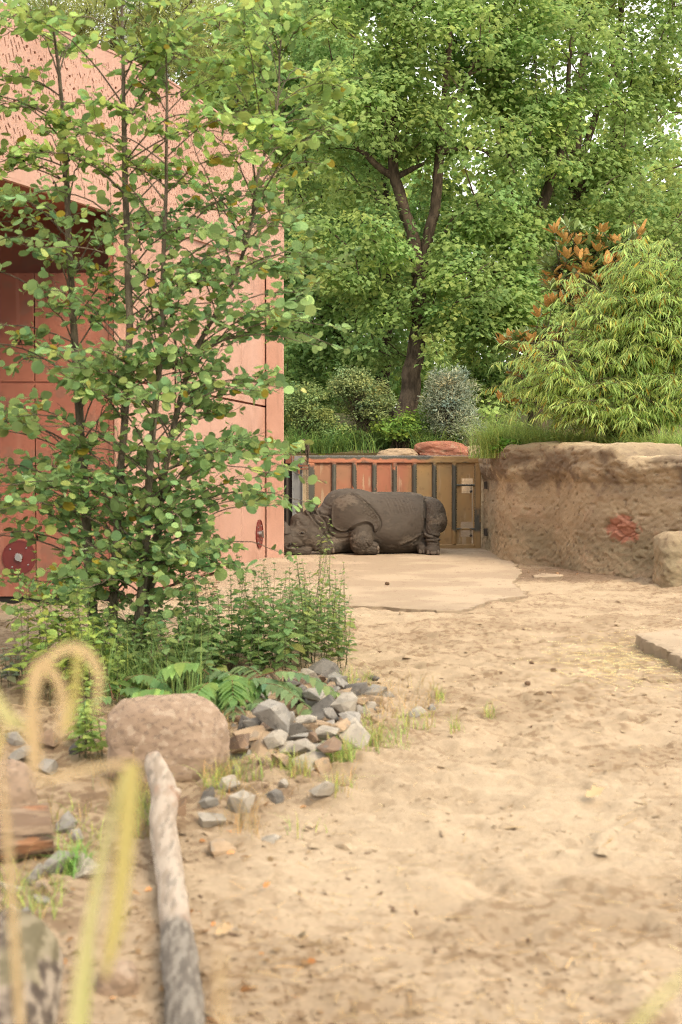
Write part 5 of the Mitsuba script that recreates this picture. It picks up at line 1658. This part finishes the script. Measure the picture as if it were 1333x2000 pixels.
HEAP = [(545, 330, 90, 70, 'p'), (640, 300, 150, 60, 'd'), (445, 320, 60, 50, 'b'), (480, 370, 90, 60, 'r'), (415, 405, 100, 80, 't'), (410, 470, 90, 80, 'r'), (500, 415, 60, 70, 'd'), (565, 420, 100, 90, 'b'), (620, 440, 60, 50, 'p'), (660, 400, 80, 50, 'b'), (720, 425, 90, 60, 't'),
        (790, 390, 110, 50, 'd'), (890, 400, 110, 70, 'b'), (735, 475, 120, 70, 'p'), (820, 450, 80, 60, 't'), (900, 450, 80, 60, 't'), (600, 515, 170, 90, 'd'), (490, 495, 90, 50, 't'), (370, 550, 170, 120, 'b'), (250, 550, 90, 80, 'b'), (320, 480, 80, 60, 't'), (530, 560, 100, 70, 'p'),
        (470, 600, 110, 80, 'd'), (620, 575, 80, 40, 't'), (700, 580, 90, 50, 't'), (750, 545, 100, 50, 'b'), (830, 520, 90, 50, 'b'), (910, 550, 70, 50, 't'), (980, 575, 50, 40, 't'), (800, 580, 60, 40, 'r'), (230, 630, 140, 80, 't'), (360, 655, 110, 80, 'p'), (480, 650, 110, 40, 'b'),
        (565, 640, 50, 50, 'r'), (640, 630, 110, 70, 'p'), (790, 625, 140, 70, 'p'), (190, 680, 90, 70, 'r'), (330, 720, 160, 70, 't'), (430, 720, 80, 90, 'p'), (520, 690, 100, 60, 'p'), (650, 685, 110, 60, 'r'), (500, 720, 60, 50, 'r'), (190, 745, 150, 70, 'b'), (540, 770, 160, 80, 'p'),
        (610, 790, 80, 90, 't'), (165, 810, 60, 50, 'b'), (390, 760, 80, 50, 't'), (560, 350, 60, 40, 'r'), (690, 350, 80, 50, 'b'), (860, 480, 60, 40, 'p'), (950, 420, 70, 40, 'b'), (660, 520, 70, 50, 'b'), (280, 500, 70, 60, 'd'), (210, 560, 80, 60, 'd'), (430, 540, 60, 50, 'b')]
LOOSE = [(125, 890, 90, 100, 'p', 'pale upright stone at the near corner of the stone heap beside the boulder'), (410, 885, 50, 50, 'p', 'small pale stone behind the dark brown stone near the stone heap'), (20, 940, 60, 90, 'd', 'dark stone between boulder and pole'),
         (180, 985, 130, 110, 'p', 'whitish stone with a notch lying before the stone heap'), (360, 955, 90, 80, 'd', 'dark brown stone lying before the stone heap'), (630, 930, 125, 100, 'p', 'pale block of stone alone on the sand in front of the heap'),
         (30, 1070, 130, 90, 'p', 'white and grey stone right of the pole'), (90, 1215, 130, 90, 't', 'pale flat-topped stone in the sand, right of the middle of the pole'), (335, 1190, 110, 60, 'p', 'flat whitish stone half sunk in the sand'), (1100, 515, 100, 30, 'p', 'thin flat stone lying apart at the right end of the heap'),
         (1190, 500, 50, 40, 'b', 'small grey stone farthest right of the heap'), (30, 985, 90, 50, 'b', 'flat grey stone lying under the dark stone near the pole')]
LEFT = [(80, 720, 110, 80, 'b', 'grey stone high in the pile at the left edge'), (110, 820, 150, 90, 'b', 'broad grey stone above the pale round boulder at the left'), (270, 890, 100, 70, 'b', 'grey stone under the round-leaved shoots left of the big boulder'), (380, 590, 90, 60, 'b', 'grey stone at the upper left of the big boulder'),
        (60, 350, 110, 60, 'd', 'dark stone at the left edge below the house front'), (380, 1210, 100, 100, 'b', 'grey stone right of the sawn log end'), (300, 730, 120, 90, 'r', 'brown stone behind the blurred grass blades'), (150, 620, 110, 70, 't', 'tan stone at the back of the left stone pile'), (440, 800, 90, 70, 'd', 'dark stone against the left side of the big boulder'),
        (1040, 1110, 70, 130, 'r', 'brown stone tucked behind the pole'), (430, 1290, 80, 60, 'b', 'small grey stone behind the bright grass tuft')]
FRONT = [(180, 285, 80, 110, 'b', 'grey stone left of the bright grass tuft'), (325, 235, 160, 120, 'b', 'blue-grey stone under the bright grass tuft'), (450, 260, 110, 100, 'p', 'pale stone right of the bright grass tuft'), (220, 365, 80, 110, 't', 'tan stone in front of the bright grass tuft'), (40, 365, 110, 60, 'p', 'pale flat stone at the left edge above the bark log'),
         (340, 40, 90, 80, 'b', 'grey stone by the lower corner of the sawn log'), (55, 475, 80, 50, 'p', 'small pale stone above the bark log'), (125, 490, 60, 60, 'b', 'small grey stone near the top of the bark log'), (40, 550, 130, 90, 't', 'tan stone leaning on the bark log at the left edge'), (215, 430, 90, 50, 'b', 'small flat grey stone below the tan stone')]
rng = np.random.default_rng(250)
NAMES = {'p': 'pale grey', 'd': 'dark grey', 'b': 'blue-grey', 't': 'tan', 'r': 'brown'}


def place_stone(px, py, w, h, tone, label, group, lift=0.0, sink=0.25, deep=None):
    q = on_ground(px, py + h * 0.45)
    if lift:
        q = G(px, py + h * 0.45, q[2] + lift)
    k = q[1] / FOCAL
    W = w * k * 1.22
    H = max(h * k * 0.95, 0.03)
    v, f = angular(W, W * rng.uniform(0.7, 1.05) if deep is None else deep, H * 1.15, rng)
    v = v + [q[0], q[1] + W * 0.3, q[2] + H * (0.5 - sink * 0.5)]
    key = thing('stone', label, 'stone', group)
    scene[key] = mikit.ply((v, f), TONES[NAMES[tone]])


for i, (cx, cy, w, h, tone) in enumerate(sorted(HEAP, key=lambda s: s[1])):
    px, py = 400 + cx / 2.666, 1200 + cy / 2.666
    zone = 'back of the heap below the nettles' if cy < 460 else 'middle of the heap right of the boulder' if cy < 640 else 'front of the heap towards the sand'
    form = ('large ' if w > 115 else 'small ' if w < 65 else '') + ('flat ' if h < 0.56 * w else '')
    place_stone(px, py, w / 2.666, h / 2.666, tone, f'{form}{NAMES[tone]} angular stone in the {zone}', f'{form}{NAMES[tone]} stones, {zone}', lift=0.05 if 380 < cy < 700 and cx < 800 else 0.0)
for lst, ox, oy, s in ((LOOSE, 400, 1200, 2.666), (LEFT, 0, 1200, 2.962), (FRONT, 0, 1600, 2.666)):
    for (cx, cy, w, h, tone, text) in lst:
        place_stone(ox + cx / s, oy + cy / s, w / s, h / s, tone, text, None)
# smaller stones that fill the heap
for k in range(95):
    px, py = rng.uniform(450, 740), rng.uniform(1322, 1490)
    if (px - 600) / 300 + (py - 1330) / 170 * 0.55 > 0.72 or px < 440 + (1400 - py) * 0.2:
        continue
    tone = rng.choice(list('bdtrbbd'))
    w = rng.uniform(16, 40)
    place_stone(px, py, w, w * rng.uniform(0.4, 0.7), tone, f'small {NAMES[tone]} stone filling a gap in the stone heap', f'small {NAMES[tone]} stones between the larger ones of the heap')

scene['granite'] = {'type': 'twosided', 'bsdf': {'type': 'bumpmap', 'relief': proc(lambda p, n, uv: 0.008 * fbm(p.x * 28, p.y * 28, p.z * 28, octaves=4), 2e-3), 'scale': 1.0, 'nested': {
    'type': 'principled', 'roughness': 0.85, 'specular': 0.2, 'base_color': proc(lambda p, n, uv: mix(mix(mix((0.312, 0.233, 0.169), (0.250, 0.181, 0.133), fbm(p.x * 4, p.y * 4, p.z * 4, octaves=3)), (0.125, 0.095, 0.073), smoothstep(0.54, 0.70, fbm(p.x * 48, p.y * 48, p.z * 48, octaves=4)) * 0.55),
                                                                                                      (0.387, 0.315, 0.245), smoothstep(0.60, 0.72, fbm(p.x * 33 + 7, p.y * 33, p.z * 33, octaves=2)) * 0.5) * (0.88 + 0.24 * noise(p.x * 240, p.y * 240, p.z * 240)))}}}


def big_rock(name, label, px0, px1, py0, py1, seed, mat, power=2.7, rough=0.12, deep=0.9, category='boulder', sub=5):
    base = on_ground((px0 + px1) / 2, py1)
    w = (px1 - px0) * base[1] / FOCAL
    c = base + [0, w * deep * 0.42, 0]
    top = P((px0 + px1) / 2, py0, c[1])[2]
    bot = base[2] - 0.08
    key = thing(name, label, category)
    scene[key] = mikit.ply(boulder([c[0], c[1], (top + bot) / 2], [w / 2 * 1.03, w * deep / 2, (top - bot) / 2 * 1.03], mat, seed, rough, sub, power=power, fine=0.045), mat, smooth=True)


big_rock('boulder', 'large rounded pinkish granite boulder behind the top of the pole', 203, 434, 1362, 1535, 301, 'granite', 3.0, 0.13, 0.75)
big_rock('boulder', 'pale rounded granite boulder at the left edge above the sawn log', -60, 62, 1487, 1605, 302, 'granite', 2.4, 0.10, 0.8, sub=5)
big_rock('boulder', 'low weathered boulder behind the big granite boulder, under the saplings', 95, 235, 1368, 1400, 303, 'granite', 2.6, 0.14, 0.8, sub=5)
big_rock('boulder', 'small pinkish rock on the earth at the bottom left of the pole', 183, 268, 1880, 1948, 304, 'granite', 3.0, 0.22, 0.8, 'rock', sub=5)


st = thing('stake', 'thin black rod stuck upright in the middle of the stone heap', 'stake')
q = on_ground(553, 1388)
scene[st] = mikit.ply(tube([q - [0, 0, 0.05], q + [0.004, 0, 0.1], q + [0.014, 0, 0.225]], 0.0065, 8), 'dark_steel', smooth=40)

# wood
def bare_wood(p, n, uv):
    g = fbm(p.x * 40, p.y * 7, p.z * 40, octaves=3)
    c = mix((0.365, 0.312, 0.256), (0.265, 0.216, 0.171), smoothstep(0.35, 0.65, g))
    c = mix(c, (0.292, 0.181, 0.127), smoothstep(0.56, 0.70, fbm(p.x * 8, p.y * 4, p.z * 8 + 3, octaves=3)) * 0.7)
    c = mix(c, (0.159, 0.142, 0.122), smoothstep(0.60, 0.70, fbm(p.x * 60, p.y * 9, p.z * 60, octaves=2)) * 0.6)
    # old bark left on the near end
    old = smoothstep(4.82, 4.68, p.y + 0.35 * (fbm(p.x * 14, p.y * 5, p.z * 14) - 0.5))
    bark = mix((0.215, 0.193, 0.165), (0.115, 0.10, 0.085), smoothstep(0.35, 0.62, fbm(p.x * 70, p.y * 16, p.z * 70, octaves=4)))
    return mix(c, bark, old)


material('pole_wood', bare_wood, 0.8, lambda p, n, uv: 0.006 * fbm(p.x * 60, p.y * 10, p.z * 60, octaves=3), 2e-3, spec=0.2)
material('grey_wood', lambda p, n, uv: mix(mix(mix((0.281, 0.211, 0.152), (0.172, 0.121, 0.086), smoothstep(0.3, 0.6, fbm(p.x * 6, p.y * 30, p.z * 42, octaves=4))), (0.328, 0.156, 0.078), smoothstep(0.60, 0.7, fbm(p.x * 4, p.y * 14, p.z * 16, octaves=3)) * 0.7), (0.062, 0.047, 0.039), smoothstep(0.60, 0.68, fbm(p.x * 5 + 3, p.y * 50, p.z * 70, octaves=2)) * 0.8),
         0.85, lambda p, n, uv: 0.012 * fbm(p.x * 6, p.y * 36, p.z * 50, octaves=3), 2e-3, spec=0.15)
material('rough_bark', lambda p, n, uv: mix(mix((0.257, 0.215, 0.168), (0.078, 0.062, 0.051), smoothstep(0.36, 0.58, fbm(p.x * 32, p.y * 13, p.z * 32, octaves=4))), (0.18, 0.165, 0.09), smoothstep(0.60, 0.70, fbm(p.x * 7 + 2, p.y * 5, p.z * 7, octaves=3)) * 0.45),
         0.95, lambda p, n, uv: 0.02 * fbm(p.x * 34, p.y * 14, p.z * 34, octaves=3), 2e-3, spec=0.1)
pole = thing('wooden_pole', 'long weathered barkless pole leaning on the big boulder, old bark on its near end', 'pole')
ppath = [P(301, 1480, 6.75), P(309, 1512, 6.53), P(322, 1556, 6.26), P(319, 1600, 6.0), P(324, 1660, 5.64), P(337, 1750, 5.13), P(348, 1850, 4.62), P(358, 1940, 4.21), P(366, 2040, 3.83), P(374, 2180, 3.38)]
prad = [0.046, 0.066, 0.072, 0.068, 0.067, 0.064, 0.063, 0.060, 0.056, 0.052]
s = spline(np.c_[np.array(ppath), np.array(prad) * 0.84], 140)
pv, pf = tube(s[:, :3], s[:, 3], 40)
mid = np.repeat(s[:, :3], 40, axis=0)
d = unit(pv[:-2] - mid)
q = pv[:-2] * [16, 4, 16]
barked = np.clip((4.75 - pv[:-2, 1]) / 0.12 + 2 * (meshkit.fbm(q, 2, 7) - 0.5), 0, 1)
pv[:-2] += d * ((meshkit.fbm(q, 3, 3) - 0.5) * 0.014 + barked * (0.006 + 0.02 * (meshkit.fbm(pv[:-2] * [50, 12, 50], 3, 8) - 0.5)) - 0.02 * np.exp(-(np.linalg.norm(pv[:-2] - P(340, 1545, 6.25), axis=1) / 0.03) ** 2))[:, None]
part(pole, 'shaft', (pv, pf), 'pole_wood', smooth=True)
kn = P(343, 1550, 6.23)
part(pole, 'knot', boulder(kn, [0.024, 0.022, 0.026], None, 9, 0.15, 3), 'pole_wood', smooth=True)


def log(label, a, b, r, mat, seed, end=None, sides=72, rough=0.10):
    t = thing('log', label, 'log')
    n = 90
    p = np.linspace(a, b, n)
    v, f = tube(p, r, sides, cap=False)
    ax = unit(np.asarray(b) - a)
    d = unit(v - np.repeat(p, sides, axis=0))
    q = np.c_[d * 2.2, (v @ ax)[:, None] * 1.4]
    v = v + d * (r * rough * 2 * (meshkit.fbm(q[:, :3] + q[:, 3:] * 0.6, 3, seed) - 0.5) + 0.012 * (meshkit.fbm(np.c_[d[:, 0] * 16, (v @ ax) * 5, d[:, 2] * 16], 3, seed + 2) - 0.5))[:, None]
    part(t, 'trunk', (v, f), mat, smooth=True)
    for k, c in ((0, a), (n - 1, b)):
        ring = v[k * sides:(k + 1) * sides]
        ins = [ring * (1 - w) + np.asarray(c) * w + ax * (-0.004 if k else 0.004) * 0 for w in (0, 0.3, 0.6, 0.85)] + [np.asarray(c)[None]]
        vv = np.vstack(ins)
        vv += ax * ((meshkit.fbm(vv * 14, 3, seed + 5) - 0.5) * 0.018)[:, None]
        vv[:sides] = ring
        ff = []
        for w in range(3):
            for i in range(sides):
                j = (i + 1) % sides
                ff += [[w * sides + i, w * sides + j, (w + 1) * sides + j], [w * sides + i, (w + 1) * sides + j, (w + 1) * sides + i]]
        ff += [[3 * sides + i, 3 * sides + (i + 1) % sides, 4 * sides] for i in range(sides)]
        part(t, 'end_cut', (vv, np.array(ff)), end or mat, smooth=40)
    return t


material('end_grain', lambda p, n, uv: mix((0.20, 0.145, 0.105), (0.10, 0.075, 0.058), smoothstep(0.35, 0.65, fbm(p.x * 20, p.y * 20, p.z * 20, octaves=4))), 0.9)
e = on_ground(60, 1692)
lr = 0.105
log('sawn weathered log lying at the left edge, its cut end to the right', P(-140, 1660, e[1] + 0.02), P(99, 1618, e[1] + 0.16), lr, 'grey_wood', 311, 'end_grain')
b0 = P(-15, 1935, 4.45)
log('thick log with rough mossy bark at the bottom left corner', np.array([-0.98, 4.08, 0.155]), np.array([-0.80, 2.8, 0.15]), 0.172, 'rough_bark', 312, 'end_grain', rough=0.08)

# ================================================================ litter on the sand
material('clod_material', lambda p, n, uv: mix((0.16, 0.10, 0.06), (0.09, 0.06, 0.04), fbm(p.x * 40, p.y * 40, p.z * 40)), 0.95)
for (px, py, r, text) in ((1073, 1357, 5, 'nearest dark dung clod on the sand'), (1031, 1338, 5, 'reddish clod left of the nearest dark clod on the sand'), (1082, 1312, 5, 'dark clod behind the nearest one on the sand'), (1039, 1297, 4, 'small dark clod at the left of the straw'),
                          (757, 1142, 4, 'tiny dark clod lying on the concrete apron'), (740, 1395, 5, 'clod at the tip of the stone heap')):
    q = on_ground(px, py)
    if py < 1180:
        q = G(px, py, 0.035)
    k = r * q[1] / FOCAL
    key = thing('dung_clod', text, 'clod')
    scene[key] = mikit.ply(boulder(q + [0, 0, k * 0.6], [k * 1.15, k, k * 0.8], None, int(px), 0.2, 3), 'clod_material', smooth=True)
rng = np.random.default_rng(260)
# crumbs of earth and grit
tmpl = [trimesh.convex.convex_hull(np.random.default_rng(k).normal(size=(9, 3)) * [1, 1, 0.6]) for k in range(4)]


def crumbs(key, label, n, mat, seed, zone, size):
    rng = np.random.default_rng(seed)
    ms = []
    while len(ms) < n:
        py = 2040 - (2040 - 1125) * rng.random() ** 1.6
        q = G(rng.uniform(0, 1345), py)
        if not zone(q, py, rng):
            continue
        z = surface(q[0], q[1])
        m = tmpl[rng.integers(0, 4)]
        s = size * math.exp(rng.normal(0, 0.5)) * (0.6 + 0.06 * q[1])
        c, sn = math.cos(rng.uniform(0, 6.28)), math.sin(rng.uniform(0, 6.28))
        v = m.vertices * s
        ms.append((np.stack([v[:, 0] * c - v[:, 1] * sn, v[:, 0] * sn + v[:, 1] * c, v[:, 2]], 1) + [q[0], q[1], z + s * 0.15], m.faces))
    scene[key] = mikit.ply(cat(*ms), mat)
    lab(key, label, kind='stuff')


patch = lambda q, k: meshkit.noise(np.array([[q[0] * 1.1, q[1] * 1.1, 0.0]]), k)[0]
crumbs('earth_crumbs', 'dark crumbs of earth and dung strewn over the sand', 2400, 'clod_material', 261, lambda q, py, r: patch(q, 5) + 0.15 * r.random() > 0.55, 0.0027)
crumbs('sand_crumbs', 'pale lumps of sand trodden loose', 2600, 'sand_material', 262, lambda q, py, r: patch(q, 6) + 0.2 * r.random() > 0.5, 0.0058)


def straw(key, label, n, zone, seed, length, width, color):
    rng = np.random.default_rng(seed)
    pos = []
    while len(pos) < n:
        q = zone(rng)
        pos.append([q[0], q[1], surface(q[0], q[1]) + rng.uniform(0.004, 0.016)])
    pos = np.array(pos)
    a = rng.uniform(0, 6.28, n)
    ax = np.stack([np.cos(a), np.sin(a), rng.normal(0, 0.10, n)], 1)
    v, f = leaves(leaf_shape([(0, 0.5), (0.5, 0.5), (1, 0.45)], 0.10, 0.012), pos, ax, np.array([0, 0, 1.0]) + rng.normal(0, 0.3, (n, 3)), length * np.exp(rng.normal(0, 0.4, n)), np.full(n, width))
    scene[key] = mikit.ply((v, f), 'leaf_dull', color=np.repeat(tint(color, n, rng, 0.22, 0.06), 9, axis=0))
    lab(key, label, kind='stuff')


straw('straw', 'yellow straw strewn before the broken slab', 1500, lambda r: G(*(np.array([1215, 1285]) + r.normal(0, 1, 2) * [75, 26])), 263, 0.10, 0.0045, (0.80, 0.66, 0.38))
straw('loose_straw', 'single straws and stalks scattered over the sand', 900, lambda r: G(r.uniform(420, 1340), 2030 - 800 * r.random() ** 1.5), 264, 0.06, 0.003, (0.56, 0.42, 0.23))
rng = np.random.default_rng(265)
pos = np.array([on_ground(rng.uniform(60, 640), rng.uniform(1560, 2000), 0.012) for _ in range(120)] + [on_ground(rng.uniform(1010, 1290), rng.uniform(1100, 1130), 0.01) for _ in range(70)])
n = len(pos)
v, f = leaves(OVAL, pos, np.c_[rng.normal(0, 1, (n, 2)), rng.normal(0, 0.25, n)], np.array([0, 0, 1.0]) + rng.normal(0, 0.35, (n, 3)), 0.032 * np.exp(rng.normal(0, 0.3, n)))
scene['fallen_leaves'] = mikit.ply((v, f), 'leaf_dull', smooth=True, color=np.repeat(tint((0.34, 0.215, 0.115), n, rng, 0.3, 0.15), len(OVAL[0]), axis=0))
lab('fallen_leaves', 'brown fallen leaves on the earth and below the rock wall', kind='stuff')
for (px, py, L, a) in ((1145, 1562, 0.10, 0.3), (420, 1832, 0.07, 0.1)):
    q = on_ground(px, py, 0.012)
    k = thing('dry_leaf', 'pale curled dry leaf on the sand at the right' if px > 800 else 'pale dry leaf beside the lower part of the pole', 'leaf')
    v, f = leaves(leaf_shape([(0, 0.04), (0.2, 0.3), (0.35, 0.2), (0.55, 0.42), (0.7, 0.2), (1, 0)], -0.35, 0.5), q[None], np.array([[math.cos(a), math.sin(a), 0.15]]), np.array([[0.1, -0.5, 1.0]]), np.array([L]))
    scene[k] = mikit.ply((v, f), 'leaf_dull', smooth=True, color=np.tile([[0.62, 0.47, 0.29]], (len(v), 1)))

# ================================================================ grass blades close to the camera
leaf_material('blade_straw', 0.6, 0.8, (0.55, 0.42, 0.24))
leaf_material('blade_yellow', 0.55, 0.9, (0.50, 0.44, 0.17))
leaf_material('blade_green', 0.5, 0.9, (0.38, 0.46, 0.10))
leaf_material('blade_pale', 0.55, 0.8, (0.52, 0.50, 0.24))
reed = thing('reed_grass', 'out-of-focus reed grass with yellow folded blades close to the camera at the left', 'grass')


def blade(owner, path, dist, width, mat, face=(0, -1, 0.15)):
    """One long blade along (px, py[, distance]) points, a folded strip of the given width in metres."""
    dist = dist * 1.35
    pts = np.array([P(q[0], q[1], q[2] * 1.35 if len(q) > 2 else dist) for q in path])
    p = spline(pts, 28)
    tan = unit(np.gradient(p, axis=0))
    side = unit(np.cross(tan, face))
    w = width * 0.54 * np.interp(np.linspace(0, 1, 28), [0, 0.15, 0.75, 1], [0.7, 1, 0.9, 0.25])[:, None]
    nn = np.cross(side, tan)
    a, b, c = p - side * w + nn * w * 0.25, p, p + side * w + nn * w * 0.25
    v = np.stack([a, b, c], 1).reshape(-1, 3)
    i = np.arange(27)[:, None] * 3
    f = np.vstack([np.hstack([i + x for x in t]) for t in ((0, 3, 4), (0, 4, 1), (1, 4, 5), (1, 5, 2))])
    part(owner, 'blade', (v, f), mat, smooth=True)


R1 = 1.0
blade(reed, [(190, 4900, 1.02), (150, 2600, 1.0), (150, 2000), (168, 1860), (200, 1680), (236, 1530), (250, 1496)], R1, 0.016, 'blade_pale')
blade(reed, [(230, 4900, 1.08), (150, 2700, 1.04), (158, 2000), (170, 1900), (182, 1760), (192, 1690)], 1.03, 0.017, 'blade_green')
blade(reed, [(262, 1490), (254, 1560), (246, 1650), (236, 1740), (226, 1810), (214, 1870), (206, 1910)], 0.98, 0.015, 'blade_yellow')
blade(reed, [(256, 1494), (200, 1500), (140, 1515), (90, 1526), (55, 1530)], 1.0, 0.011, 'blade_straw', (0, -0.4, 1))
blade(reed, [(-40, 5000, 1.15), (-60, 2600, 1.1), (-50, 1700), (-25, 1520), (0, 1440), (20, 1400), (40, 1420), (55, 1440)], 1.05, 0.011, 'blade_yellow')
blade(reed, [(-30, 1330), (5, 1385), (30, 1410), (50, 1412)], 1.05, 0.012, 'blade_pale')
blade(reed, [(70, 1510), (62, 1420), (72, 1330), (105, 1280), (150, 1265), (185, 1295), (194, 1345), (184, 1400)], 1.1, 0.011, 'blade_straw')
blade(reed, [(75, 1290), (100, 1310), (118, 1340), (122, 1400), (112, 1450)], 1.1, 0.0095, 'blade_straw')
blade(reed, [(90, 1285), (65, 1320), (66, 1400), (72, 1470), (70, 1520)], 1.12, 0.010, 'blade_straw')
blade(reed, [(150, 1275), (148, 1340), (138, 1400), (130, 1440)], 1.12, 0.009, 'blade_yellow')
blade(reed, [(110, 5000, 1.2), (60, 2400, 1.15), (8, 1560, 1.1), (2, 1480, 1.1), (12, 1400, 1.1)], 1.1, 0.011, 'blade_straw')
near = thing('reed_grass', 'faint blurred dry grass blade at the bottom edge right of the pole', 'grass')
blade(near, [(470, 4200, 0.80), (450, 2300, 0.78), (440, 2050), (432, 1940), (430, 1850)], 0.75, 0.010, 'blade_straw')
near = thing('reed_grass', 'blurred yellow-green blade in the bottom right corner', 'grass')
blade(near, [(1100, 4200, 0.8), (1180, 2300, 0.75), (1240, 2010), (1290, 1950), (1345, 1900), (1420, 1850)], 0.75, 0.010, 'blade_pale')
